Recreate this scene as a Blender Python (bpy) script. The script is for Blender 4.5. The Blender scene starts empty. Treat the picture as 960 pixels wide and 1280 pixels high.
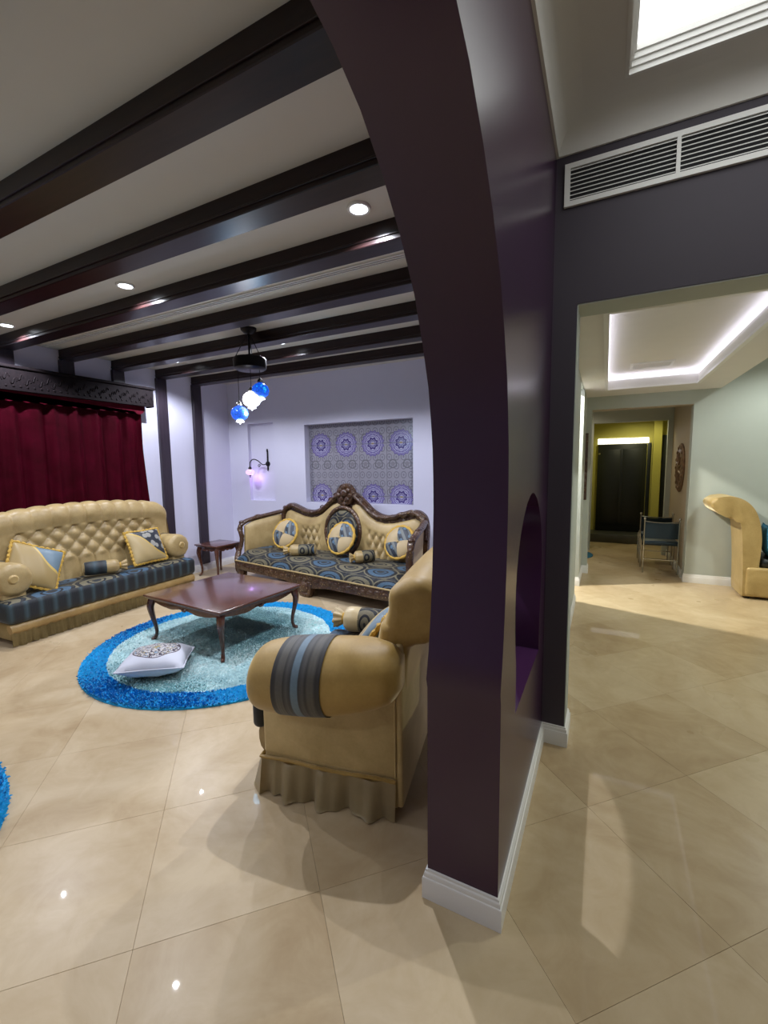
import bpy, bmesh, math, random
import numpy as np
from mathutils import Vector, Matrix
random.seed(4)
PI = math.pi
S = bpy.context.scene
COL = S.collection

# ------------------------------------------------------------------ camera
def set_camera():
    yaw, pitch, roll = 0.47101525, 0.10568511, 0.013175
    f = Vector((-math.sin(yaw)*math.cos(pitch), math.cos(yaw)*math.cos(pitch), -math.sin(pitch)))
    r0 = Vector((math.cos(yaw), math.sin(yaw), 0)); d0 = f.cross(r0)
    rt = math.cos(roll)*r0 + math.sin(roll)*d0
    dn = -math.sin(roll)*r0 + math.cos(roll)*d0
    cd = bpy.data.cameras.new('camera'); cam = bpy.data.objects.new('camera', cd); COL.objects.link(cam)
    m = Matrix((rt, -dn, -f)).transposed().to_4x4(); m.translation = (0, 0, 1.55)
    cam.matrix_world = m
    cd.sensor_fit = 'VERTICAL'; cd.sensor_height = 36; cd.lens = 543.5/1280*36
    cd.clip_start = 0.02; cd.clip_end = 60
    S.camera = cam
set_camera()

# ------------------------------------------------------------------ world, exposure
W = bpy.data.worlds.new('world'); S.world = W; W.use_nodes = True
W.node_tree.nodes['Background'].inputs[0].default_value = (0.55, 0.6, 0.7, 1)
W.node_tree.nodes['Background'].inputs[1].default_value = 0.02
S.view_settings.view_transform = 'Standard'; S.view_settings.look = 'None'
S.view_settings.gamma = 1; S.view_settings.use_curve_mapping = False
S.view_settings.exposure = 0.0
LIVING = (0.84, 0.88, 1.0)     # colour of the living-room downlights
P_DOWN, P_SKY, P_COVE = 104, 2.1, 2.8

# ------------------------------------------------------------------ node helpers
class E:
    """a socket with arithmetic"""
    def __init__(s, nt, sock): s.nt, s.k = nt, sock
    def _m(s, op, *a):
        n = s.nt.nodes.new('ShaderNodeMath'); n.operation = op
        for i, v in enumerate((s,)+a):
            if isinstance(v, E): s.nt.links.new(v.k, n.inputs[i])
            else: n.inputs[i].default_value = v
        return E(s.nt, n.outputs[0])
    def __add__(s, o): return s._m('ADD', o)
    def __sub__(s, o): return s._m('SUBTRACT', o)
    def __mul__(s, o): return s._m('MULTIPLY', o)
    def __truediv__(s, o): return s._m('DIVIDE', o)
    def abs(s): return s._m('ABSOLUTE')
    def sin(s): return s._m('SINE')
    def cos(s): return s._m('COSINE')
    def sqrt(s): return s._m('SQRT')
    def floor(s): return s._m('FLOOR')
    def frac(s): return s._m('FRACT')
    def pow(s, p): return s._m('POWER', p)
    def atan2(s, o): return s._m('ARCTAN2', o)
    def lt(s, o): return s._m('LESS_THAN', o)
    def gt(s, o): return s._m('GREATER_THAN', o)
    def mn(s, o): return s._m('MINIMUM', o)
    def mx(s, o): return s._m('MAXIMUM', o)
    def mod(s, o): return s._m('FLOORED_MODULO', o)
def band(v, a, b): return v.gt(a)*v.lt(b)

class M:
    """a material under construction"""
    def __init__(s, name, rough=0.5, metallic=0.0, sheen=0.0, spec=0.5, coat=0.0):
        s.m = bpy.data.materials.new(name); s.m.use_nodes = True
        s.nt = s.m.node_tree; s.b = s.nt.nodes['Principled BSDF']
        s.b.inputs['Roughness'].default_value = rough; s.b.inputs['Metallic'].default_value = metallic
        s.b.inputs['Sheen Weight'].default_value = sheen; s.b.inputs['Sheen Roughness'].default_value = 0.35
        s.b.inputs['Specular IOR Level'].default_value = spec
        s.b.inputs['Coat Weight'].default_value = coat; s.b.inputs['Coat Roughness'].default_value = 0.12
    def coords(s, kind='Object'):
        if kind == 'World':
            n = s.nt.nodes.new('ShaderNodeNewGeometry'); o = n.outputs['Position']
        else:
            n = s.nt.nodes.new('ShaderNodeTexCoord'); o = n.outputs[kind]
        return o
    def xyz(s, kind='Object'):
        n = s.nt.nodes.new('ShaderNodeSeparateXYZ'); s.nt.links.new(s.coords(kind), n.inputs[0])
        return [E(s.nt, n.outputs[i]) for i in range(3)]
    def noise(s, scale, detail=3, kind='Object', rough=0.55, dist=0.0, stretch=None):
        n = s.nt.nodes.new('ShaderNodeTexNoise')
        n.inputs['Scale'].default_value = scale; n.inputs['Detail'].default_value = detail
        n.inputs['Roughness'].default_value = rough; n.inputs['Distortion'].default_value = dist
        c = s.coords(kind)
        if stretch:
            mp = s.nt.nodes.new('ShaderNodeMapping'); mp.inputs['Scale'].default_value = stretch
            s.nt.links.new(c, mp.inputs[0]); c = mp.outputs[0]
        s.nt.links.new(c, n.inputs['Vector'])
        return E(s.nt, n.outputs['Fac'])
    def voronoi(s, scale, kind='Object', feat='F1'):
        n = s.nt.nodes.new('ShaderNodeTexVoronoi'); n.feature = feat; n.inputs['Scale'].default_value = scale
        s.nt.links.new(s.coords(kind), n.inputs['Vector']); return E(s.nt, n.outputs['Distance'])
    def rand(s):
        n = s.nt.nodes.new('ShaderNodeObjectInfo'); return E(s.nt, n.outputs['Random'])
    def ramp(s, fac, stops, interp='LINEAR'):
        n = s.nt.nodes.new('ShaderNodeValToRGB'); cr = n.color_ramp; cr.interpolation = interp
        while len(cr.elements) < len(stops): cr.elements.new(0.5)
        for e, (p, c) in zip(cr.elements, stops): e.position = p; e.color = (*c, 1)
        s.nt.links.new(fac.k, n.inputs[0]); return n.outputs[0]
    def mix(s, fac, a, b):
        n = s.nt.nodes.new('ShaderNodeMix'); n.data_type = 'RGBA'
        for i, v in ((0, fac), (6, a), (7, b)):
            if isinstance(v, E): s.nt.links.new(v.k, n.inputs[i])
            elif isinstance(v, bpy.types.NodeSocket): s.nt.links.new(v, n.inputs[i])
            elif i == 0: n.inputs[0].default_value = v
            else: n.inputs[i].default_value = (*v, 1)
        return n.outputs[2]
    def base(s, c):
        if isinstance(c, bpy.types.NodeSocket): s.nt.links.new(c, s.b.inputs['Base Color'])
        else: s.b.inputs['Base Color'].default_value = (*c, 1)
        return s
    def bump(s, h, strength=0.2, dist=0.01):
        n = s.nt.nodes.new('ShaderNodeBump'); n.inputs['Strength'].default_value = strength
        n.inputs['Distance'].default_value = dist
        s.nt.links.new(h.k, n.inputs['Height']); s.nt.links.new(n.outputs[0], s.b.inputs['Normal']); return s
    def rough(s, e): s.nt.links.new(e.k, s.b.inputs['Roughness']); return s
    def emit(s, c, k):
        if isinstance(c, bpy.types.NodeSocket): s.nt.links.new(c, s.b.inputs['Emission Color'])
        else: s.b.inputs['Emission Color'].default_value = (*c, 1)
        s.b.inputs['Emission Strength'].default_value = k; return s

MAT = {}
def plain(name, c, rough=0.5, var=0.08, scale=6, bump=0.0, bscale=200, **kw):
    m = M(name, rough, **kw)
    n = m.noise(scale, 3)
    m.base(m.mix(n, tuple(v*(1-var) for v in c), tuple(min(1, v*(1+var)) for v in c)))
    if bump: m.bump(m.noise(bscale, 2), bump, 0.004)
    MAT[name] = m.m
    return m.m
def srgb(r, g, b):
    f = lambda v: (v/255/12.92 if v/255 <= 0.04045 else ((v/255+0.055)/1.055)**2.4)
    return (f(r), f(g), f(b))

# paints
plain('white_paint', (0.62, 0.61, 0.74), 0.55, 0.02, bump=0.05)
plain('ceiling_paint', (0.62, 0.59, 0.53), 0.7, 0.02)
plain('corridor_ceiling_paint', (0.74, 0.72, 0.69), 0.6, 0.03)
plain('trim_white', (0.80, 0.79, 0.77), 0.35, 0.02)
plain('purple_paint', (0.038, 0.0105, 0.041), 0.27, 0.10, bump=0.03, bscale=60)
plain('plum_grey_paint', (0.050, 0.040, 0.057), 0.6, 0.04, bump=0.04)
plain('sage_paint', (0.44, 0.475, 0.435), 0.6, 0.03)
plain('sand_paint', (0.42, 0.34, 0.24), 0.6, 0.03)
plain('yellow_paint', (0.42, 0.38, 0.08), 0.6, 0.05)
plain('black_door_paint', (0.006, 0.008, 0.009), 0.4, 0.1)
plain('dark_stone', (0.07, 0.07, 0.06), 0.3, 0.3)
plain('grille_black', (0.02, 0.02, 0.022), 0.8)
plain('black_iron', (0.012, 0.011, 0.012), 0.4, metallic=0.6)
plain('chrome', (0.5, 0.5, 0.48), 0.2, metallic=1.0)
plain('navy_leather', (0.010, 0.030, 0.050), 0.45, bump=0.1)
plain('teal_cloth', (0.01, 0.12, 0.22), 0.8)
plain('grout', (0.34, 0.27, 0.19), 0.8)
# dark stained timber for beams and posts
def wood(name, a, b, rough=0.3, coat=0.3, stretch=(1.5, 14, 14), scale=3, spec=0.5):
    m = M(name, rough, coat=coat, spec=spec); n = m.noise(scale, 6, dist=0.6, stretch=stretch)
    m.base(m.ramp(n, [(0.3, a), (0.7, b)])).bump(n, 0.05, 0.003); MAT[name] = m.m; return m
wood('beam_wood', (0.011, 0.005, 0.0055), (0.023, 0.010, 0.009), 0.30, 0.0, spec=0.34)
wood('post_wood', (0.022, 0.015, 0.024), (0.034, 0.023, 0.034), 0.4, 0.1, (14, 14, 1.5))
wood('table_wood', (0.060, 0.020, 0.012), (0.125, 0.046, 0.028), 0.22, 0.6, (3, 16, 16))
wood('pelmet_wood', (0.0035, 0.002, 0.003), (0.009, 0.005, 0.006), 0.8, 0.0, spec=0.15)
m = M('carved_wood', 0.35, coat=0.3)
v = m.voronoi(34); n = m.noise(7, 5, dist=0.8)
gild = v.lt(0.20)*m.noise(5, 2).gt(0.46)
m.base(m.mix(gild, m.ramp(n, [(0.3, (0.034, 0.013, 0.006)), (0.7, (0.085, 0.039, 0.017))]), (0.34, 0.23, 0.11)))
m.bump(v*0.7 + n, 0.8, 0.012); MAT['carved_wood'] = m.m

# polished beige marble
def marble(name, kind):
    m = M(name, 0.2, spec=0.14, coat=0.15); m.b.inputs['Coat Roughness'].default_value = 0.016
    a = m.noise(1.3, 5, kind, 0.6, 1.2); b = m.noise(4.5, 6, kind, 0.65, 1.5); r = m.rand()
    c = m.ramp(a*0.55 + b*0.30 + r*0.12, [(0.30, (0.39, 0.275, 0.150)), (0.45, (0.49, 0.370, 0.220)), (0.60, (0.585, 0.465, 0.300)), (0.75, (0.54, 0.41, 0.262))])
    m.base(c); m.rough(m.noise(2.2, 3, kind)*0.10 + 0.24)
    MAT[name] = m.m
marble('marble', 'World')

# gold velvet
def velvet(name, dark, light, sheen=0.5, rough=0.42):
    m = M(name, rough, sheen=sheen); n = m.noise(5, 4, dist=0.5); f = m.noise(90, 2)
    m.b.inputs['Sheen Tint'].default_value = (1.0, 0.85, 0.55, 1)
    m.base(m.ramp(n*0.8 + f*0.2, [(0.32, dark), (0.68, light)])); m.bump(f, 0.06, 0.003); MAT[name] = m.m
velvet('gold_velvet', (0.34, 0.225, 0.072), (0.50, 0.355, 0.145), 0.7, 0.50)
velvet('champagne_satin', (0.30, 0.205, 0.078), (0.46, 0.335, 0.150), 0.5, 0.42)
velvet('straw_velvet', (0.44, 0.315, 0.125), (0.62, 0.465, 0.215), 0.6, 0.5)
velvet('olive_satin', (0.20, 0.140, 0.048), (0.34, 0.245, 0.095), 0.4, 0.4)
velvet('ochre_satin', (0.27, 0.165, 0.050), (0.42, 0.28, 0.105), 0.5, 0.45)
velvet('amber_velvet', (0.33, 0.20, 0.042), (0.47, 0.305, 0.085), 0.7, 0.50)
velvet('red_velvet', (0.055, 0.0012, 0.006), (0.100, 0.002, 0.014), 0.0, 0.6)
MAT['red_velvet'].node_tree.nodes['Principled BSDF'].inputs['Specular IOR Level'].default_value = 0.08
plain('gold_fringe', (0.50, 0.30, 0.045), 0.7, 0.25, 40, bump=0.5, bscale=90)
plain('taupe_satin', (0.58, 0.46, 0.25), 0.35, 0.2, 10, sheen=0.3)

# ogee medallion brocade: dark teal ground, blue and cream ovals
def brocade(name, ax, sx, sy):
    m = M(name, 0.62, sheen=0.08, spec=0.3); p = m.xyz(); wob = m.noise(9, 2)*0.05
    u = p[ax[0]]/sx + wob; v = (p[ax[1]] + (p[2] if ax[1] == 1 else p[1]*0.0))/sy + wob*0.6
    row = v.floor(); uu = (u + row.mod(2.0)*0.5).frac() - 0.5; vv = v.frac() - 0.5
    col = ((u + row.mod(2.0)*0.5).floor() + row).mod(2.0)
    d = ((uu*1.9)*(uu*1.9) + (vv*1.9)*(vv*1.9)).sqrt()
    blue, cream, dark, mid = (0.065, 0.125, 0.19), (0.185, 0.16, 0.095), (0.010, 0.011, 0.014), (0.030, 0.032, 0.032)
    spot = m.mix(col, blue, cream)
    c = m.mix(m.noise(26, 3).gt(0.52), dark, mid)
    c = m.mix(band(d, 0.92, 1.02), c, cream)
    c = m.mix(d.lt(0.74), c, spot)
    c = m.mix(band(d, 0.34, 0.44), c, dark)
    c = m.mix(d.lt(0.22), c, mid)
    c = m.mix(m.noise(60, 2)*0.5, c, dark)
    m.base(c); m.bump(m.noise(160, 2), 0.15, 0.003); MAT[name] = m.m
brocade('brocade', (0, 1), 0.42, 0.27)
brocade('brocade_back', (0, 2), 0.24, 0.30)
brocade('brocade_small', (0, 2), 0.20, 0.20)
def stripes(name, ax, w, stops, off=0.0):
    m = M(name, 0.6, sheen=0.25); p = m.xyz(); t = ((p[ax] - off)/w + 100.0).frac()
    m.base(m.mix(m.noise(60, 2)*0.35, m.ramp(t, stops), (0.02, 0.025, 0.03))); m.bump((p[ax]*500.0).sin(), 0.1, 0.002); MAT[name] = m.m
NAVY, TEAL, STEEL = (0.009, 0.011, 0.014), (0.021, 0.036, 0.041), (0.042, 0.075, 0.092)
stripes('stripe_box', 0, 0.118, [(0.0, NAVY), (0.30, NAVY), (0.40, TEAL), (0.58, STEEL), (0.70, TEAL), (0.82, NAVY)])
BAND = [(0.0, (0.025, 0.02, 0.018)), (0.1, (0.03, 0.025, 0.02)), (0.14, (0.10, 0.09, 0.07)), (0.26, (0.10, 0.09, 0.07)),
        (0.28, (0.03, 0.025, 0.02)), (0.34, (0.09, 0.085, 0.075)), (0.42, (0.03, 0.03, 0.03)), (0.44, (0.16, 0.24, 0.30)), (0.56, (0.16, 0.24, 0.30)), (0.58, (0.03, 0.03, 0.03)),
        (0.66, (0.09, 0.085, 0.075)), (0.72, (0.03, 0.025, 0.02)), (0.76, (0.10, 0.09, 0.07)), (0.86, (0.10, 0.09, 0.07)), (0.90, (0.03, 0.025, 0.02))]
stripes('stripe_band', 1, 0.235, BAND, -0.172)
stripes('stripe_band_small', 1, 0.15, BAND, 0.055)
stripes('stripe_roll', 0, 0.12, [(0.0, NAVY), (0.3, TEAL), (0.5, STEEL), (0.7, TEAL), (0.9, NAVY)])

# rug pile: blue border, turquoise marled field, by radius in the rug's own space
m = M('rug_pile', 0.9, sheen=0.2); p = m.xyz(); rr = (p[0]*p[0] + p[1]*p[1]).sqrt() + m.noise(7, 3)*0.06 - 0.03
big = m.noise(1.9, 3, dist=1.0); fine = m.noise(38, 2)
field = m.ramp(big*0.60 + fine*0.40, [(0.34, (0.26, 0.48, 0.52)), (0.45, (0.48, 0.70, 0.72)), (0.53, (0.58, 0.80, 0.80)), (0.60, (0.78, 0.93, 0.92)), (0.70, (0.36, 0.80, 0.77))])
ring = m.ramp(fine, [(0.3, (0.0, 0.28, 0.62)), (0.7, (0.008, 0.41, 0.80))])
m.base(m.mix(rr.gt(0.915), field, ring)); MAT['rug_pile'] = m.m

# tiled medallion panel, laid out in the wall's own metres
m = M('medallion_tile', 0.22); p = m.xyz('World')
X0, Z1, PX, PZ = -3.698, 1.133, 0.42625, 0.722
ux = (p[0] - (X0 - PX/2))/PX; uz = (p[2] - (Z1 - PZ/2))/PZ
dx = (ux.frac() - 0.5)*PX; dz = (uz.frac() - 0.5)*PZ
r = (dx*dx + dz*dz).sqrt(); th = dz.atan2(dx)
pet = (th*16.0).cos()*0.008; pet8 = (th*8.0).cos()
ground, lil, vio, deep, gold = (0.30, 0.29, 0.34), (0.36, 0.35, 0.50), (0.115, 0.085, 0.26), (0.065, 0.048, 0.17), (0.40, 0.30, 0.12)
# small ground rosettes on a fine lattice
gx = ((p[0] - X0)/0.105 + 100.0).frac() - 0.5; gz = ((p[2] - Z1)/0.1187 + 100.0).frac() - 0.5
gr = (gx*gx + gz*gz).sqrt()
c = m.mix(m.noise(30, 2, 'World'), ground, (0.25, 0.24, 0.28))
c = m.mix(band(gr, 0.30, 0.40), c, (0.17, 0.165, 0.20)); c = m.mix(gr.lt(0.12), c, (0.18, 0.17, 0.21))
fx = (((p[0] - X0)/0.21 + 100.0).frac() - 0.5)*0.21; fz = (((p[2] - Z1)/0.356 + 100.25).frac() - 0.5)*0.178
fr = (fx*fx + fz*fz*4.0).sqrt()
c = m.mix(band(fr, 0.045, 0.062), c, (0.15, 0.145, 0.165)); c = m.mix(fr.lt(0.03), c, (0.20, 0.19, 0.22))
c = m.mix((r + pet).lt(0.168), c, vio); c = m.mix(band(r + pet*0.5, 0.128, 0.138), c, lil)
c = m.mix(band(r + pet, 0.148, 0.153), c, lil)
c = m.mix(r.lt(0.115), c, lil); c = m.mix(band(r + pet8*0.006, 0.096, 0.104), c, vio)
c = m.mix((r + pet8*0.010).lt(0.080), c, deep); c = m.mix(band(r + pet8*0.006, 0.045, 0.052), c, lil)
c = m.mix((r + pet8*0.008).lt(0.032), c, lil); c = m.mix(((dx*dx)*0.30 + dz*dz).sqrt().lt(0.012), c, gold)
m.base(c); MAT['medallion_tile'] = m.m

# printed cushion face
m = M('printed_linen', 0.7, sheen=0.2); p = m.xyz(); r = (p[0]*p[0] + p[1]*p[1]).sqrt(); th = p[1].atan2(p[0])
w = m.noise(34, 3)
c = m.mix(m.noise(8, 2), (0.52, 0.53, 0.60), (0.62, 0.63, 0.69))
pr = m.ramp(w, [(0.38, (0.045, 0.030, 0.045)), (0.44, (0.55, 0.53, 0.55)), (0.52, (0.30, 0.26, 0.14)), (0.57, (0.09, 0.06, 0.08)), (0.63, (0.20, 0.38, 0.55)), (0.68, (0.5, 0.48, 0.5))], 'CONSTANT')
c = m.mix((r + (th*10.0).cos()*0.006).lt(0.155), c, pr); c = m.mix(band(r, 0.155, 0.163), c, (0.07, 0.045, 0.06))
c = m.mix(r.lt(0.022), c, (0.28, 0.23, 0.10))
m.base(c); MAT['printed_linen'] = m.m
# quartered round cushion: champagne and brocade quarters
m = M('quartered', 0.5, sheen=0.3); p = m.xyz(); q = (p[0]*p[1]).gt(0.0)
w = m.voronoi(13); st = ((p[0]*1.0 + p[1]*0.5)*70.0).sin()
bro = m.mix(st.gt(0.3), m.mix(w.gt(0.36), (0.085, 0.15, 0.21), (0.022, 0.028, 0.040)), (0.13, 0.14, 0.13))
m.base(m.mix(q, (0.44, 0.33, 0.175), bro)); MAT['quartered'] = m.m
# camel cushion with one brocade corner
def cornered(name, flip):
    m = M(name, 0.45, sheen=0.3); p = m.xyz(); w = m.voronoi(12)
    d = p[0]*flip + p[1] + (p[0]*22.0).sin()*0.02
    bro = m.mix(w.gt(0.42), (0.30, 0.29, 0.25), (0.018, 0.022, 0.030))
    m.base(m.mix(d.gt(0.03), m.mix(band(d, 0.005, 0.03), (0.42, 0.31, 0.14), (0.50, 0.34, 0.08)), bro)); MAT[name] = m.m
cornered('cornered_camel', 1.0)
m = M('cornered_blue', 0.45, sheen=0.3); p = m.xyz(); d = p[0]*0.9 + p[1] + (p[0]*20.0).sin()*0.018
m.base(m.mix(d.gt(0.13), m.mix(band(d, 0.105, 0.13), (0.33, 0.23, 0.085), (0.55, 0.38, 0.09)), (0.13, 0.19, 0.23))); MAT['cornered_blue'] = m.m

def glow(name, c, k, base=(0.5, 0.5, 0.5)):
    m = M(name, 0.3); m.base(base).emit(c, k); MAT[name] = m.m
glow('downlight_lens', (0.86, 0.92, 1.0), 7)
glow('sky_panel', (0.97, 1.0, 0.98), P_SKY)
glow('cove_strip', (0.86, 0.84, 1.0), P_COVE)
glow('transom_light', (0.92, 0.92, 1.0), 3.0)
def mosaic_glass(name, a, b, k):
    m = M(name, 0.15); v = m.voronoi(38, feat='DISTANCE_TO_EDGE'); r = m.noise(16, 2)
    c = m.ramp(r, [(0.38, a), (0.62, b)], 'CONSTANT'); m.base((0.03, 0.06, 0.16)); m.emit(m.mix(v.lt(0.05), c, tuple(x*0.5 for x in a)), k); MAT[name] = m.m
mosaic_glass('blue_glass', (0.0, 0.09, 0.75), (0.02, 0.48, 1.0), 1.1)
mosaic_glass('white_glass', (0.95, 0.95, 1.0), (1.0, 1.0, 1.0), 8.0)
mosaic_glass('pink_glass', (1.0, 0.62, 0.95), (1.0, 0.85, 1.0), 1.3)

# ------------------------------------------------------------------ object helpers
def obj(name, bm, mat, parent=None, loc=None, rot=None, smooth=38, mats=None):
    me = bpy.data.meshes.new(name); bmesh.ops.recalc_face_normals(bm, faces=bm.faces[:])
    bm.to_mesh(me); bm.free()
    for k in (mats or [mat]): me.materials.append(MAT[k])
    if smooth:
        me.polygons.foreach_set('use_smooth', [True]*len(me.polygons)); me.set_sharp_from_angle(angle=math.radians(smooth))
    o = bpy.data.objects.new(name, me); COL.objects.link(o)
    if parent: o.parent = parent
    if loc: o.location = loc
    if rot: o.rotation_euler = rot
    return o
def tag(o, label, cat, group=None):
    o['label'] = label; o['category'] = cat
    if group: o['group'] = group
    return o
def thing(name, label, cat, loc=(0, 0, 0), rotz=0.0, group=None, rot=None):
    o = bpy.data.objects.new(name, None); COL.objects.link(o); o.empty_display_size = 0.1
    o.location = loc; o.rotation_euler = rot or (0, 0, rotz)
    return tag(o, label, cat, group)
def struct(name, bm, mat, parent=None, **k):
    o = obj(name, bm, mat, parent, smooth=k.pop('smooth', 30), **k)
    if not parent: o['kind'] = 'structure'
    return o
def dup(root, loc, rot=None, label=None):
    r = root.copy(); COL.objects.link(r); r.location = loc
    if rot is not None: r.rotation_euler = rot
    if label: r['label'] = label
    for ch in list(root.children):
        c = ch.copy(); COL.objects.link(c); c.parent = r
        for g in ch.children:
            d = g.copy(); COL.objects.link(d); d.parent = c
    return r
def B(): return bmesh.new()
def box(bm, x0, x1, y0, y1, z0, z1, bev=0.0, seg=2):
    t = bmesh.new(); bmesh.ops.create_cube(t, size=1)
    for v in t.verts: v.co = Vector(((x0+x1)/2 + v.co.x*(x1-x0), (y0+y1)/2 + v.co.y*(y1-y0), (z0+z1)/2 + v.co.z*(z1-z0)))
    if bev: bmesh.ops.bevel(t, geom=t.edges[:], offset=bev, segments=seg, profile=0.5, affect='EDGES')
    merge(bm, t); return bm
def merge(bm, t):
    me = bpy.data.meshes.new('tmp'); t.to_mesh(me); t.free(); bm.from_mesh(me); bpy.data.meshes.remove(me)
def grid(bm, nu, nv, f, closed_u=False, mi=0):
    """f(u, v) -> point, u and v in 0..1"""
    vs = [[bm.verts.new(f(i/(nu if closed_u else nu), j/nv)) for j in range(nv+1)] for i in range(nu if closed_u else nu+1)]
    n = len(vs)
    for i in range(n if closed_u else n-1):
        for j in range(nv):
            fc = bm.faces.new((vs[i][j], vs[(i+1) % n][j], vs[(i+1) % n][j+1], vs[i][j+1])); fc.material_index = mi
    return vs
def lathe(bm, prof, n=24, at=(0, 0, 0), axis='z', bumps=None):
    rings = []
    for r, z in prof:
        ring = []
        for k in range(n):
            a = 2*PI*k/n; q = r*(1 + (bumps(a, z) if bumps else 0))
            p = {'z': (q*math.cos(a), q*math.sin(a), z), 'y': (q*math.cos(a), z, q*math.sin(a)), 'x': (z, q*math.cos(a), q*math.sin(a))}[axis]
            ring.append(bm.verts.new((p[0]+at[0], p[1]+at[1], p[2]+at[2])))
        rings.append(ring)
    for a, b in zip(rings, rings[1:]):
        for k in range(n): bm.faces.new((a[k], a[(k+1) % n], b[(k+1) % n], b[k]))
    bm.faces.new(rings[0]); bm.faces.new(rings[-1]); return bm
def smooth_path(pts, n):
    """Catmull-Rom through pts, n samples per span"""
    P = [Vector(p) for p in pts]; P = [2*P[0]-P[1]] + P + [2*P[-1]-P[-2]]; out = []
    for i in range(1, len(P)-2):
        for k in range(n):
            t = k/n; a, b, c, d = P[i-1], P[i], P[i+1], P[i+2]
            out.append(0.5*((2*b) + (c-a)*t + (2*a-5*b+4*c-d)*t*t + (3*b-a-3*c+d)*t**3))
    out.append(P[-2]); return out
def interp(vals, n):
    out = []
    for a, b in zip(vals, vals[1:]): out += [a + (b-a)*k/n for k in range(n)]
    return out + [vals[-1]]
def tube(bm, path, rad, n=8, flat=None, closed=False, up=(0, 0, 1), phase=None, bumps=None):
    """sweep a ring along path; rad number or list; flat = (wide, tall) factors"""
    path = [Vector(p) for p in path]; N = len(path); rings = []; up = Vector(up)
    if not hasattr(rad, '__len__'): rad = [rad]*N
    prev = None
    for i, p in enumerate(path):
        a = path[(i-1) % N] if (closed or i) else path[0]; b = path[(i+1) % N] if (closed or i < N-1) else path[-1]
        t = (b-a).normalized()
        s = t.cross(up)
        if s.length < 0.05: s = prev or t.orthogonal()
        s.normalize()
        if prev and s.dot(prev) < 0: s = -s
        prev = s; w = s.cross(t).normalized(); fw, ft = flat or (1, 1)
        ring = []
        for k in range(n):
            an = 2*PI*(k+0.5)/n; r = rad[i]*(1 + (bumps(an, i) if bumps else 0))
            ring.append(bm.verts.new(p + s*(math.cos(an)*r*fw) + w*(math.sin(an)*r*ft)))
        rings.append(ring)
    pairs = list(zip(rings, rings[1:])) + ([(rings[-1], rings[0])] if closed else [])
    for a, b in pairs:
        for k in range(n): bm.faces.new((a[k], a[(k+1) % n], b[(k+1) % n], b[k]))
    if not closed: bm.faces.new(rings[0]); bm.faces.new(rings[-1])
    return bm
def prism(bm, outline, d0, d1, axis='y', bev=0.0):
    """fill a closed 2D outline and extrude it; axis = direction of depth ('y': outline is x,z ; 'x': y,z ; 'z': x,y)"""
    t = bmesh.new()
    mk = {'y': lambda p, d: (p[0], d, p[1]), 'x': lambda p, d: (d, p[0], p[1]), 'z': lambda p, d: (p[0], p[1], d)}[axis]
    a = [t.verts.new(mk(p, d0)) for p in outline]; b = [t.verts.new(mk(p, d1)) for p in outline]; n = len(a)
    fa = t.faces.new(a); fb = t.faces.new(b)
    for i in range(n): t.faces.new((a[i], a[(i+1) % n], b[(i+1) % n], b[i]))
    if bev:
        es = [e for e in t.edges if e in set(fa.edges) | set(fb.edges)]
        bmesh.ops.bevel(t, geom=es, offset=bev, segments=2, profile=0.5, affect='EDGES')
    bmesh.ops.triangulate(t, faces=[f for f in t.faces if len(f.verts) > 8])
    merge(bm, t); return bm
def ball(bm, c, r, sc=(1, 1, 1), seg=10):
    t = bmesh.new(); bmesh.ops.create_uvsphere(t, u_segments=seg, v_segments=max(5, seg*2//3), radius=r)
    for v in t.verts: v.co = Vector((c[0]+v.co.x*sc[0], c[1]+v.co.y*sc[1], c[2]+v.co.z*sc[2]))
    merge(bm, t); return bm
def plate_with_hole(name, outer, holes, x0, x1, axis='x'):
    """a wall slab whose face outline (2D) has holes, extruded x0..x1 along axis"""
    t = bmesh.new(); edges = []
    mk = (lambda p: (x0, p[0], p[1])) if axis == 'x' else (lambda p: (p[0], x0, p[1])) if axis == 'y' else (lambda p: (p[0], p[1], x0))
    for loop in [outer] + holes:
        vs = [t.verts.new(mk(p)) for p in loop]
        edges += [t.edges.new((vs[i], vs[(i+1) % len(vs)])) for i in range(len(vs))]
    bmesh.ops.triangle_fill(t, use_beauty=True, use_dissolve=False, edges=edges)
    r = bmesh.ops.extrude_face_region(t, geom=t.faces[:])
    d = Vector((x1-x0, 0, 0)) if axis == 'x' else Vector((0, x1-x0, 0)) if axis == 'y' else Vector((0, 0, x1-x0))
    bmesh.ops.translate(t, vec=d, verts=[g for g in r['geom'] if isinstance(g, bmesh.types.BMVert)])
    return t
def rect(a0, a1, b0, b1): return [(a0, b0), (a1, b0), (a1, b1), (a0, b1)]
def light(name, kind, loc, power, color, parent=None, size=0.05, spot=None, blend=0.6, rot=None):
    l = bpy.data.lights.new(name, kind); l.energy = power; l.color = color
    if kind in ('POINT', 'SPOT'): l.shadow_soft_size = size
    if kind == 'SPOT': l.spot_size = spot; l.spot_blend = blend
    o = bpy.data.objects.new(name, l); COL.objects.link(o); o.location = loc
    if rot: o.rotation_euler = rot
    if parent: o.parent = parent
    return o

# ================================================================== THE SETTING
XW, YF, ZC = -5.40, 5.17, 2.86          # curtain wall, mosaic wall, living ceiling
XA0, XA1 = -0.52, -0.27                 # arch wall faces
YD = 2.45                               # doorway wall
ZK = 3.15                               # corridor ceiling

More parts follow.
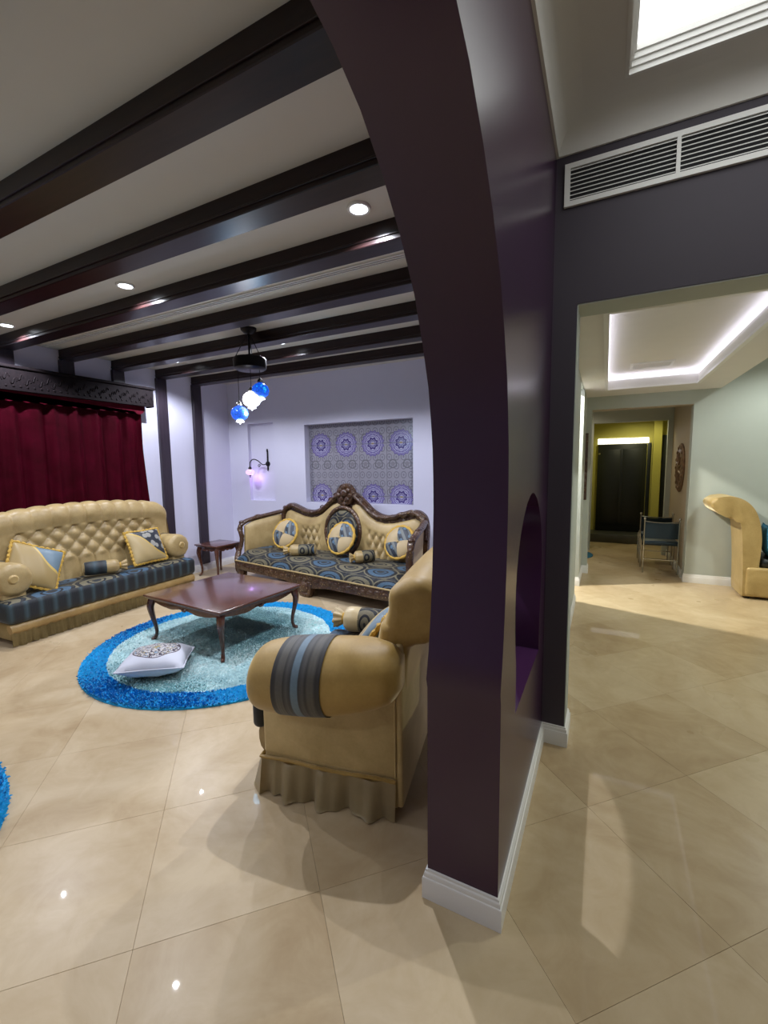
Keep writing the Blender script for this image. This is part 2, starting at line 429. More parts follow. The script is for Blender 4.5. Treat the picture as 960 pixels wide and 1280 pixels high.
# floor: marble slab with 0.61 m tiles laid on the diagonal
b = B(); box(b, -5.6, 3.0, -3.2, 11, -0.2, -0.012)
floor = struct('floor', b, 'marble', smooth=0)
T, GAP = 0.61, 0.00035
b = B(); h = T/2 - GAP; ib = h - 0.0006
lo = [b.verts.new((x*h, y*h, -0.0125)) for x, y in ((-1, -1), (1, -1), (1, 1), (-1, 1))]
mi = [b.verts.new((x*h, y*h, -0.0006)) for x, y in ((-1, -1), (1, -1), (1, 1), (-1, 1))]
up = [b.verts.new((x*ib, y*ib, 0)) for x, y in ((-1, -1), (1, -1), (1, 1), (-1, 1))]
for i in range(4):
    b.faces.new((lo[i], lo[(i+1) % 4], mi[(i+1) % 4], mi[i])); b.faces.new((mi[i], mi[(i+1) % 4], up[(i+1) % 4], up[i]))
b.faces.new(up)
tile = None
C45 = math.sqrt(0.5)
rooms = [(-5.5, -0.3, 0.3, 5.2), (-0.7, 1.3, 0.35, 2.7), (-0.45, 2.3, 2.3, 6.9), (-0.9, 1.1, 6.7, 9.5)]
for i in range(-20, 26):
    for j in range(-12, 24):
        u, v = 0.205 + (i+0.5)*T, 1.45 + (j+0.5)*T
        x, y = (u-v)*C45, (u+v)*C45
        if any(a-0.25 < x < c+0.25 and d-0.25 < y < e+0.25 for a, c, d, e in rooms):
            if tile is None: tile = o = obj('tile', b, 'marble', floor, smooth=0)
            else: o = tile.copy(); COL.objects.link(o)
            o.location = (x, y, 0); o.rotation_euler = (0, 0, PI/4 + PI/2*random.randrange(4))

# living room shell
b = B(); box(b, XW-0.15, XW, -3.15, YF+0.2, 0, 3.0); struct('wall_left', b, 'white_paint')
b = plate_with_hole('w', rect(XW, XA0, 0, 3.0), [rect(-3.911, -2.206, 1.035, 2.154), rect(-5.00, -4.488, 1.038, 2.224)], YF, YF+0.115, 'y')
box(b, XW, XA0, YF+0.115, YF+0.15, 0, 3.0); box(b, -5.02, -4.47, YF+0.06, YF+0.12, 1.03, 2.23)
wf = struct('wall_far', b, 'white_paint')
xs = [-3.911 + 0.42625*k for k in range(5)]; zs = [1.035, 1.133, 1.855, 2.154]
for i in range(4):
    for j in range(3):
        b = B(); box(b, xs[i]+.001, xs[i+1]-.001, YF+0.104, YF+0.115, zs[j]+.003, zs[j+1]-.003, 0.0015, 1)
        obj('mosaic_tile', b, 'medallion_tile', wf, smooth=0)
b = B(); box(b, XW-0.15, XA1, -3.15, YF+0.2, ZC, 3.0); struct('ceiling', b, 'ceiling_paint')
b = B(); box(b, XW-0.15, 2.1, -3.3, -3.0, 0, 3.4); struct('wall_near', b, 'white_paint')

# arch wall: horseshoe arch over the way into the corridor, small horseshoe window in the pier
half = [(1.330, 0.0), (1.332, 0.79), (1.322, 0.825), (1.345, 0.92), (1.366, 1.05), (1.383, 1.2), (1.394, 1.4), (1.392, 1.5), (1.386, 1.6), (1.370, 1.7), (1.348, 1.8),
        (1.300, 1.92), (1.235, 2.05), (1.14, 2.17), (1.04, 2.265), (0.93, 2.345), (0.82, 2.392), (0.68, 2.425), (0.5, 2.45), (0.2, 2.47), (-0.2, 2.48)]
YC = -0.62
arch = [(y, z) for y, z in half] + [(2*YC - y, z) for y, z in reversed(half)]
outer = [(YF, 0), (YF, 3.2), (-3.0, 3.2), (-3.0, 0)] + list(reversed(arch))
win = [(1.592, 0.618), (1.596, 0.74), (1.590, 0.815), (1.574, 0.87), (1.561, 0.95), (1.556, 1.03), (1.560, 1.11), (1.573, 1.17), (1.600, 1.235), (1.64, 1.295), (1.70, 1.35), (1.77, 1.395), (1.85, 1.422), (1.91, 1.43)]
win = win + [(3.82 - y, z) for y, z in reversed(win[:-1])]
wa = struct('wall_arch', plate_with_hole('w', outer, [win], XA0, XA1, 'x'), 'purple_paint', smooth=35)

# doorway wall with the air grille above
b = plate_with_hole('w', [(XA1, 0), (-0.155, 0), (-0.155, 2.337), (1.55, 2.337), (1.55, 0), (2.1, 0), (2.1, 3.3), (XA1, 3.3)], [], YD, YD+0.2, 'y')
wd = struct('wall_doorway', b, 'plum_grey_paint', smooth=0)
b = B()   # sage lining of the opening's reveal
box(b, -0.157, -0.151, YD+0.004, YD+0.205, 0, 2.337); box(b, -0.157, 1.556, YD+0.004, YD+0.205, 2.331, 2.339); box(b, 1.546, 1.556, YD+0.004, YD+0.205, 0, 2.337)
box(b, XA1, -0.155, YD+0.2, YD+0.206, 0, 3.0); box(b, 1.55, 2.9, YD+0.2, YD+0.206, 0, 3.0); box(b, XA1, 2.9, YD+0.2, YD+0.206, 2.337, 3.0)
struct('trim_1', b, 'sage_paint', smooth=0)
# corridor ceiling with the backlit recess
b = plate_with_hole('w', rect(XA1, 2.1, -3.0, YD), [rect(0.017, 1.45, 0.2, 2.246)], ZK, ZK+0.12, 'z')
struct('ceiling_2', b, 'corridor_ceiling_paint', smooth=0)
b = B(); box(b, 2.0, 2.15, -3.0, YD, 0, 3.4); struct('wall_right', b, 'sage_paint')
b = B()   # coved cornice along the arch wall and the doorway wall
cz = [(0.0, 3.035), (0.012, 3.035), (0.014, 3.048), (0.020, 3.072), (0.032, 3.098), (0.052, 3.124), (0.078, 3.140), (0.105, 3.1485), (0.13, 3.1505), (0.0, 3.152)]
n = len(cz)
L1 = [b.verts.new((XA1+d, -3.0, z)) for d, z in cz]; L2 = [b.verts.new((XA1+d, YD-d, z)) for d, z in cz]; L3 = [b.verts.new((2.0, YD-d, z)) for d, z in cz]
for a, c in ((L1, L2), (L2, L3)):
    for i in range(n): b.faces.new((a[i], a[(i+1) % n], c[(i+1) % n], c[i]))
struct('trim_2', b, 'corridor_ceiling_paint', smooth=50)

# stepped backlit recess
t = thing('ceiling_light_box', 'large backlit white ceiling recess with a stepped white frame', 'ceiling light', (0.73, 1.22, ZK))
for k in range(4):
    o = 0.008*k; z0 = -0.004 + 0.022*k
    b = plate_with_hole('s', rect(-0.713-0.004+o, 0.72-o, -1.02+o, 1.026+0.004-o), [rect(-0.713+0.010+o, 0.70-o, -1.0+o, 1.026-0.010-o)], z0, z0+0.022, 'z')
    obj('frame_step', b, 'trim_white', t, smooth=0)
b = B(); box(b, -0.72, 0.72, -1.02, 1.03, 0.084, 0.10); obj('light_panel', b, 'sky_panel', t)

# air grille
t = thing('air_grille', 'long white air grille with thin louvres high on the plum wall', 'vent', (0.236, YD, 2.893))
b = plate_with_hole('f', rect(-0.465, 0.465, -0.097, 0.097), [rect(-0.440, -0.008, -0.074, 0.074), rect(0.008, 0.440, -0.074, 0.074)], -0.016, 0.004, 'y')
obj('frame', b, 'trim_white', t, smooth=0)
b = B(); box(b, -0.445, 0.445, -0.003, 0.003, -0.08, 0.08); obj('backing', b, 'grille_black', t)
lv = None
for sx in (-0.224, 0.224):
    for k in range(8):
        if lv is None:
            b = B(); box(b, -0.216, 0.216, -0.0125, -0.0105, -0.0018, 0.0018); lv = o = obj('louvre', b, 'trim_white', t, smooth=0)
        else: o = lv.copy(); COL.objects.link(o)
        o.location = (sx, 0, -0.066 + 0.0188*k); 

# ceiling beams and the posts they come down into on the curtain wall
BEAMS = [-0.03, 0.54, 1.112, 1.669, 2.220, 2.784, 3.356, 3.935, 4.500]
k = 2
for y in BEAMS:
    k += 1; b = B(); box(b, XW, XA0+0.003, y, y+0.135, 2.750, ZC+0.01, 0.004, 1)
    box(b, XW, XA0+0.002, y-0.007, y+0.142, 2.775, 2.786, 0.002, 1)
    struct('trim_%d' % k, b, 'beam_wood', smooth=0)
for y in BEAMS[1:]:
    k += 1; b = B(); box(b, XW-0.01, XW+0.045, y-0.012, y+0.132, 0.11, 2.752, 0.004, 1)
    struct('trim_%d' % k, b, 'post_wood', smooth=0)
# slot diffuser in the ceiling beside a beam
t = thing('slot_diffuser', 'long thin slot air diffuser in the ceiling beside a dark beam', 'vent', (-2.95, 2.630, ZC))
b = B(); box(b, -2.4, 2.4, -0.035, 0.035, -0.004, 0.004); obj('backing', b, 'grille_black', t, smooth=0)
for d in (-0.032, -0.008, 0.016):
    b = B(); box(b, -2.4, 2.4, d-0.005, d+0.005, -0.010, 0.002); obj('bar', b, 'trim_white', t, smooth=0)

# baseboards
def baseboard(name, chains):
    """chains of (x, y) along a wall's foot, the room on the right hand; mitred at the corners"""
    prof = [(0.0, 0.0), (0.016, 0.0), (0.016, 0.076), (0.0145, 0.080), (0.011, 0.082), (0.011, 0.093), (0.0095, 0.097), (0.006, 0.100), (0.006, 0.108), (0.0, 0.110)]
    b = B()
    for ch in chains:
        P = [Vector(c) for c in ch]; rings = []
        for i, p in enumerate(P):
            dirs = [(P[k+1]-P[k]).normalized() for k in (i-1, i) if 0 <= k < len(P)-1]
            ns = [Vector((d.y, -d.x)) for d in dirs]; m = sum(ns, Vector((0, 0))); m = m/max(1e-6, m.dot(ns[0]))
            rings.append([b.verts.new((p.x + m.x*d, p.y + m.y*d, z)) for d, z in prof])
        for r0, r1 in zip(rings, rings[1:]):
            for k in range(len(prof)): b.faces.new((r0[k], r0[(k+1) % len(prof)], r1[(k+1) % len(prof)], r1[k]))
        b.faces.new(rings[0]); b.faces.new(rings[-1])
    return struct(name, b, 'trim_white', smooth=25)
baseboard('baseboard_arch', [[(XA0, YF-0.001), (XA0, 1.3305), (XA1, 1.3305), (XA1, YD), (-0.151, YD), (-0.151, YD+0.205), (XA1+0.008, YD+0.205), (XA1+0.008, 5.15)]])
baseboard('baseboard_left', [[(XW, -2.9), (XW, YF), (XA0-0.02, YF)]])

# room beyond the doorway
b = B(); box(b, XA1-0.002, XA1+0.008, YD+0.2, 5.15, 0, 3.0); box(b, XA1-0.13, XA1+0.008, 5.93, 6.68, 0, 3.0)
box(b, XA1-0.13, XA1+0.008, 5.13, 5.95, 2.44, 3.0); struct('wall_sage_left', b, 'sage_paint')
b = plate_with_hole('w', [(-1.6, 0), (-0.192, 0), (-0.192, 2.27), (0.953, 2.27), (0.953, 0), (2.9, 0), (2.9, 3.2), (-1.6, 3.2)], [], 6.68, 6.86, 'y')
struct('wall_sage_far', b, 'sage_paint', smooth=0)
b = B(); box(b, 2.8, 2.95, YD, 6.8, 0, 3.2); struct('wall_sage_right', b, 'sage_paint')
b = B(); box(b, XA1-0.3, 2.9, YD+0.2, 6.86, 3.0, 3.15); struct('ceiling_3', b, 'corridor_ceiling_paint')
b = plate_with_hole('w', rect(XA1, 1.22, YD+0.206, 6.68), [rect(-0.02, 0.885, 3.0, 6.04)], 2.44, 2.56, 'z')
box(b, -0.10, 0.965, 2.92, 6.12, 2.60, 2.66)
for x0, x1, y0, y1 in ((XA1, -0.08, 2.66, 6.68), (0.945, 1.22, 2.66, 6.68), (-0.08, 0.945, 2.66, 2.94), (-0.08, 0.945, 6.10, 6.68)): box(b, x0, x1, y0, y1, 2.555, 2.64)
struct('ceiling_4', b, 'corridor_ceiling_paint', smooth=0)
b = plate_with_hole('w', rect(-0.045, 0.910, 2.97, 6.07), [rect(-0.012, 0.877, 3.01, 6.032)], 2.425, 2.445, 'z')
struct('trim_40', b, 'trim_white', smooth=0)
t = thing('cove_light', 'glowing white light strip around the raised ceiling beyond the doorway', 'ceiling light', (0.43, 4.5, 2.5))
for x0, x1, y0, y1 in ((-0.448, -0.436, -1.5, 1.54), (0.441, 0.453, -1.5, 1.54), (-0.436, 0.441, 1.526, 1.538), (-0.436, 0.441, -1.498, -1.486)):
    b = B(); box(b, x0, x1, y0, y1, 0.040, 0.088); obj('light_strip', b, 'cove_strip', t, smooth=0)
t = thing('ceiling_vent', 'small grey ceiling vent inside the glowing raised ceiling', 'vent', (0.40, 5.60, 2.60), rotz=0.0)
b = plate_with_hole('f', rect(-0.20, 0.20, -0.13, 0.13), [rect(-0.175, 0.175, -0.105, 0.105)], -0.012, 0.004, 'z'); obj('frame', b, 'trim_white', t, smooth=0)
b = B(); box(b, -0.18, 0.18, -0.11, 0.11, -0.002, 0.003); obj('backing', b, 'taupe_satin', t)
for q in range(6):
    b = B(); box(b, -0.177, 0.177, -0.092+0.036*q, -0.078+0.036*q, -0.010, -0.004); obj('slat', b, 'trim_white', t, smooth=0)
baseboard('baseboard_sage', [[(0.9535, 6.72), (0.9535, 6.68), (2.8, 6.68)], [(-0.45, 6.68), (-0.192, 6.68), (-0.192, 6.85)], [(XA1-0.13, 5.93), (XA1+0.008, 5.93), (XA1+0.008, 6.66)]])

# lobby left of that room (its light falls through the side opening), far hall and yellow room
b = B(); box(b, -2.0, -1.9, 5.3, 6.9, 0, 3.0); struct('wall_lobby', b, 'sage_paint')
b = B(); box(b, -2.0, XA1-0.13, 5.3, 6.7, 2.9, 3.0); struct('ceiling_5', b, 'corridor_ceiling_paint')
b = B(); box(b, -1.5, -1.4, 6.8, 8.6, 0, 2.8); struct('wall_hall_left', b, 'sand_paint')
b = B(); box(b, 0.956, 1.1, 6.70, 8.55, 0, 2.8); struct('wall_hall_right', b, 'sand_paint')
b = B(); box(b, -0.192, 0.956, 6.681, 6.86, 2.262, 2.276); struct('trim_41', b, 'sand_paint', smooth=0)
b = B(); box(b, -1.5, 1.1, 6.8, 8.6, 2.7, 2.8); struct('ceiling_6', b, 'corridor_ceiling_paint')
b = plate_with_hole('w', [(-1.5, 0), (-0.21, 0), (-0.21, 2.235), (0.885, 2.235), (0.885, 0), (1.1, 0), (1.1, 2.8), (-1.5, 2.8)], [], 8.5, 8.62, 'y')
struct('wall_hall_far', b, 'sage_paint', smooth=0)
baseboard('baseboard_hall', [[(0.956, 8.49), (0.956, 6.88)]])
b = B(); box(b, -0.5, -0.35, 8.6, 10.2, 0, 2.7); box(b, 1.10, 1.25, 8.5, 10.2, 0, 2.7); box(b, -0.5, 1.25, 10.0, 10.15, 0, 2.7); box(b, 0.80, 0.935, 9.86, 10.0, 0.165, 2.6)
struct('wall_yellow', b, 'yellow_paint', smooth=0)
b = B(); box(b, -0.5, 1.25, 8.6, 10.2, 2.6, 2.7); struct('ceiling_7', b, 'yellow_paint')
b = B(); box(b, -0.35, 1.1, 9.45, 10.0, 0, 0.165, 0.008); struct('floor_2', b, 'dark_stone')
b = B(); box(b, -0.155, 0.70, 9.955, 10.0, 0.165, 1.92, 0.004)
d1 = struct('door_1', b, 'black_door_paint')
b = B(); box(b, -0.10, 0.25, 9.945, 9.956, 0.3, 1.82, 0.006); obj('panel', b, 'black_door_paint', d1)
b = B(); box(b, 0.30, 0.65, 9.945, 9.956, 0.3, 1.82, 0.006); obj('panel', b, 'black_door_paint', d1)
b = B(); ball(b, (-0.12, 9.93, 1.73), 0.022, seg=12); obj('door_stud', b, 'chrome', d1)
b = B(); box(b, 0.715, 0.775, 9.965, 10.0, 0.165, 1.93, 0.003); struct('door_2', b, 'black_door_paint')
b = B(); box(b, 0.955, 1.06, 9.965, 10.0, 0.165, 2.07, 0.003); struct('door_3', b, 'black_door_paint')
t = thing('transom_light', 'lit white lattice strip above the black double door', 'light', (0.27, 9.985, 1.98))
b = B(); box(b, -0.43, 0.46, -0.006, 0.006, -0.05, 0.055); obj('lit_panel', b, 'transom_light', t)
for q in range(16):
    b = B(); p0 = -0.41 + q*0.056; tube(b, [(p0, -0.012, -0.048), (p0+0.028, -0.012, 0.05), (p0+0.056, -0.012, -0.048)], 0.0035, 5); obj('lattice_bar', b, 'taupe_satin', t)

# ================================================================== LIGHTS OF THE PLACE AND ADDED FILL LAMPS
def downlight(x, y, label, power, z=ZC, color=LIVING):  # serves the room's own downlights and the added fill lamps alike
    t = thing('downlight', label, 'ceiling light', (x, y, z), group='recessed ceiling downlights')
    b = B(); lathe(b, [(0.046, -0.001), (0.046, -0.010), (0.058, -0.012), (0.062, -0.006), (0.062, 0.0)], 28); obj('trim_ring', b, 'trim_white', t)
    b = B(); lathe(b, [(0.047, -0.004), (0.047, -0.009), (0.02, -0.0115)], 28); obj('lens', b, 'downlight_lens', t)
    light('downlight_lamp', 'SPOT', (0, 0, -0.03), power, color, t, 0.016, math.radians(150), 0.5)
    return t
downlight(-1.17, 2.06, 'recessed white downlight in the ceiling nearest the arch', P_DOWN)
downlight(-3.11, 2.08, 'recessed white downlight in the middle of the beamed ceiling', P_DOWN)
downlight(-4.86, 2.10, 'recessed white downlight at the far left end of the ceiling bay', P_DOWN)
for x, l in ((-1.2, 'recessed downlight between the far dark beams, nearest the arch'), (-3.1, 'recessed downlight between the far dark beams, above the carved sofa'), (-4.75, 'recessed downlight between the far dark beams, nearest the curtain wall')): downlight(x, 3.74, l, P_DOWN)
for x, y, l in ((-3.1, 0.35, 'added unseen fill lamp in the near ceiling bay, middle'), (-4.86, 0.35, 'added unseen fill lamp in the near ceiling bay, by the curtain'), (-2.4, -1.4, 'added fill lamp in the ceiling behind the viewer, middle'), (-4.6, -1.4, 'added fill lamp in the ceiling behind the viewer, by the curtain')): downlight(x, y, l, P_DOWN*0.38)  # out-of-view lamps added to brighten the armchair's near side
downlight(-1.05, 5.48, 'recessed downlight in the side lobby, its light falling through the opening', 420, 2.9, (1.0, 0.98, 0.88))
downlight(-0.7, 7.7, 'added unseen warm lamp lighting the far hall', 30, 2.7, (1.0, 0.86, 0.66))  # hidden lamp added so the hall gets a dim warm light
downlight(0.55, 9.2, 'added unseen warm lamp lighting the yellow entrance', 34, 2.6, (1.0, 0.95, 0.6))  # hidden lamp added to give the yellow room its warm light

for y, l in ((3.6, 'added unseen fill lamp in the sage room nearer the doorway'), (5.6, 'added unseen fill lamp in the sage room above the beige seat')): downlight(2.0, y, l, 90, 3.0, (0.95, 1.0, 0.93))  # added out of view to brighten the sage room beyond its cove strip
# ================================================================== FURNITURE BUILDERS
def orient(xd, ud):
    x = Vector(xd).normalized(); z = x.cross(Vector(ud)).normalized(); y = z.cross(x)
    return Matrix((x, y, z)).transposed().to_euler()
def pillow(name, label, w, h, t, mat, trim, loc, rot, group, trim_r=0.014, fringe=True):
    o = thing(name, label, 'cushion', loc, rot=rot, group=group)
    def shp(s):
        def f(u, v):
            a, c = 2*u-1, 2*v-1
            k = max(0.0, (1-abs(a)**2.4)*(1-abs(c)**2.4))**0.55
            pin = 1 - 0.05*(1-abs(c))*abs(a)**3
            pin2 = 1 - 0.05*(1-abs(a))*abs(c)**3
            return (a*w/2*pin, c*h/2*pin2, s*(t/2*k + 0.002) + 0.004*math.sin(9*a+4*c)*k)
        return f
    b = B(); grid(b, 26, 26, shp(1)); grid(b, 26, 26, shp(-1)); bmesh.ops.remove_doubles(b, verts=b.verts[:], dist=0.0045)
    obj('cover', b, mat, o, smooth=60)
    f = shp(0); n = 26; path = []
    for i in range(n): path.append(f(i/n, 0))
    for i in range(n): path.append(f(1, i/n))
    for i in range(n): path.append(f(1-i/n, 1))
    for i in range(n): path.append(f(0, 1-i/n))
    b = B()
    if fringe: tube(b, path, trim_r, 6, closed=True, bumps=lambda a, i: 0.35*math.sin(i*2.1)+0.25*math.sin(i*3.7+a*2))
    else: tube(b, path, trim_r, 6, closed=True)
    obj('fringe' if fringe else 'piping', b, trim, o)
    return o
def round_cushion(label, r, t, loc, rot, group=None):
    o = thing('round_cushion', label, 'cushion', loc, rot=rot, group=group)
    pr = [(r*s, t/2*(1-s**2.6)**0.6 if s < 1 else 0.0) for s in (0.03, 0.2, 0.4, 0.6, 0.75, 0.88, 0.96, 1.0)]
    pr = [(a, z - (0.02 if i == 0 else 0.006 if i == 1 else 0)) for i, (a, z) in enumerate(pr)]
    b = B(); lathe(b, pr + [(a, -z) for a, z in reversed(pr[:-1])], 36, bumps=lambda a, z: 0.015*math.sin(a*8)); obj('cover', b, 'quartered', o, smooth=60)
    b = B(); tube(b, [(r*math.cos(2*PI*k/48), r*math.sin(2*PI*k/48), 0) for k in range(48)], 0.019, 8, closed=True, bumps=lambda a, i: 0.25*math.sin(i*2.0)); obj('rope_edge', b, 'gold_fringe', o, smooth=60)
    b = B(); ball(b, (0, 0, t/2-0.012), 0.016, (1, 1, 0.6)); obj('button', b, 'champagne_satin', o)
    return o
def bolster(label, length, r, loc, xd, ud, group=None, mat='brocade_small', end='champagne_satin', knot=False):
    """lies along its own x; the gathered tail is at +x"""
    o = thing('bolster_cushion', label, 'cushion', loc, rot=orient(xd, ud), group=group); L = length/2
    b = B(); lathe(b, [(r*0.6, -L), (r*0.93, -L+0.012), (r, -L+0.05), (r*1.03, 0), (r, L*0.30)], 24, axis='x'); obj('sleeve', b, mat, o, smooth=60)
    b = B(); wav = lambda a, z: 0.05*math.sin(a*9) if z > L*0.8 else 0.015*math.sin(a*9)
    lathe(b, [(r*0.98, L*0.28), (r*1.04, L*0.5), (r*1.02, L*0.8), (r*0.85, L*0.98), (r*0.45, L*1.06), (r*0.36, L*1.12)], 36, axis='x', bumps=wav); obj('end_wrap', b, end, o, smooth=70)
    b = B(); lathe(b, [(r*0.36, L*1.10), (r*0.50, L*1.20), (r*0.66, L*1.36), (r*0.78, L*1.50), (r*0.60, L*1.50), (r*0.2, L*1.28)], 36, axis='x', bumps=lambda a, z: 0.16*math.sin(a*8+z*9)); obj('gathered_tail', b, end, o, smooth=70)
    b = B(); tube(b, [(L*1.11, r*0.40*math.cos(2*PI*k/16), r*0.40*math.sin(2*PI*k/16)) for k in range(16)], r*0.10, 6, closed=True); obj('tie', b, 'gold_fringe', o)
    b = B(); lathe(b, [(r*0.3, -L-0.004), (r*0.75, -L+0.002), (r*0.9, -L+0.010)], 24, axis='x'); obj('end_cap', b, end, o)
    return o
def ruffle(bm, path, z0, z1, amp, waves, thick=0.006, seed=0):
    """gathered skirt hanging along path (x, y); path dense"""
    P = [Vector((*p, 0)) for p in path]; N = len(P); rnd = random.Random(seed); ph = [rnd.uniform(-.8, .8) for _ in range(40)]
    def f(u, v):
        t = u*(N-1); i = min(N-2, int(t)); q = P[i].lerp(P[i+1], t-i); d = (P[i+1]-P[i]).normalized(); nrm = Vector((d.y, -d.x, 0))
        k = 1-v; w = waves*u*2*PI
        s = math.sin(w + ph[int(waves*u) % 40]*0.7) + 0.45*math.sin(2.3*w + 1.3)
        z = z1 + (z0-z1)*k + (0.012*math.sin(w*0.5+1)*k if k > 0.9 else 0)
        q = q + nrm*(0.010 + amp*s*(0.25+0.75*k) + amp*1.2*k)
        return (q.x, q.y, max(0.004, z))
    grid(bm, int(waves*14), 7, f)
    bmesh.ops.solidify(bm, geom=bm.faces[:], thickness=thick)
def cabriole(bm, x, y, h, sx, sy, r=0.026):
    d = Vector((sx, sy, 0)).normalized()
    offs = [(0.0, h), (0.012, h*0.90), (0.022, h*0.78), (0.010, h*0.58), (-0.010, h*0.36), (-0.016, h*0.20), (-0.004, h*0.08), (0.020, 0.018), (0.030, 0.012)]
    pts = smooth_path([(x + d.x*o, y + d.y*o, z) for o, z in offs], 4)
    rad = interp([r*1.25, r*1.3, r*1.15, r*0.85, r*0.66, r*0.58, r*0.62, r*0.62, r*0.36], 4)
    tube(bm, pts, rad, 8, up=(d.y, -d.x, 0.01)); ball(bm, (x+d.x*0.014, y+d.y*0.014, 0.015), r*0.55, (1.2, 1.2, 0.5))
def wood_table(name, label, w, d, h, loc, rotz, mat='table_wood'):
    t = thing(name, label, 'table', loc, rotz)
    b = B(); box(b, -w/2, w/2, -d/2, d/2, h-0.022, h, 0.008, 3); box(b, -w/2+0.016, w/2-0.016, -d/2+0.016, d/2-0.016, h-0.038, h-0.020, 0.006); obj('tabletop', b, mat, t)
    ix, iy = w/2-0.055, d/2-0.055
    def apron(L):
        n = 40; low = []
        for k in range(n+1):
            s = -1 + 2*k/n; q = abs(s)
            z = h-0.085 + 0.018*math.cos(q*PI*2.0) - 0.016*max(0, 1-abs(q-0.0)*5) + 0.012*max(0, 1-abs(q-0.55)*4)
            low.append((s*(L-0.02), z))
        return low + [(L-0.02, h-0.034), (-(L-0.02), h-0.034)]
    for s in (-1, 1):
        b = B(); prism(b, apron(ix), s*iy-0.011, s*iy+0.011, 'y', 0.003); ball(b, (0, s*(iy+0.012), h-0.078), 0.016, (2.0, 0.5, 1)); ball(b, (0.05, s*(iy+0.010), h-0.07), 0.012, (1.8, 0.5, 0.8)); ball(b, (-0.05, s*(iy+0.010), h-0.07), 0.012, (1.8, 0.5, 0.8)); obj('apron', b, mat, t)
        b = B(); prism(b, apron(iy), s*ix-0.011, s*ix+0.011, 'x', 0.003); ball(b, (s*(ix+0.012), 0, h-0.078), 0.016, (0.5, 2.0, 1)); ball(b, (s*(ix+0.010), 0.05, h-0.07), 0.012, (0.5, 1.8, 0.8)); ball(b, (s*(ix+0.010), -0.05, h-0.07), 0.012, (0.5, 1.8, 0.8)); obj('apron', b, mat, t)
        for q in (-1, 1):
            b = B(); cabriole(b, s*ix, q*iy, h-0.036, s, q); obj('leg', b, mat, t)
    return t

# tufted sheet: profile in (y, z) swept along x
def tufted_back(bm, x0, x1, prof, camel, tuft, nu=200, per=10, bottom=True, endr=0.05):
    pts = smooth_path([(p[0], p[1], 0) for p in prof], per); NP = len(pts)
    ar = [0.0]
    for a, c in zip(pts, pts[1:]): ar.append(ar[-1] + (c-a).length)
    nr = []
    for i in range(NP):
        d = (pts[min(i+1, NP-1)] - pts[max(i-1, 0)]).normalized(); nr.append((-d.y, d.x))     # left normal: points to the front (-y) going up
    z0 = prof[0][1]
    def f(u, v):
        i = min(NP-1, int(round(v*(NP-1)))); x = x0 + (x1-x0)*u; y, z = pts[i].x, pts[i].y
        z = z0 + (z-z0)*camel(x); k = tuft(x, ar[i]); n = nr[i]; e = max(0.0, (endr - min(x-x0, x1-x))/endr) if endr else 0.0; k -= endr*0.8*(1 - math.sqrt(max(0.0, 1-e*e)))*(1.0 if z > z0+0.03 else 0.0)
        return (x, y + n[0]*k, z + n[1]*k)
    vs = grid(bm, nu, NP-1, f)
    for col in (vs[0], vs[-1]):
        try: bm.faces.new(col)
        except ValueError: pass
    bm.faces.new([c[0] for c in vs] + [c[-1] for c in reversed(vs)]) if bottom else None
    bmesh.ops.triangulate(bm, faces=[f for f in bm.faces if len(f.verts) > 4])
def diamond(x, s, dx, ds):
    A, C = (x/dx + s/ds)/2, (x/dx - s/ds)/2
    return (abs(math.sin(PI*A))*abs(math.sin(PI*C)))**0.5

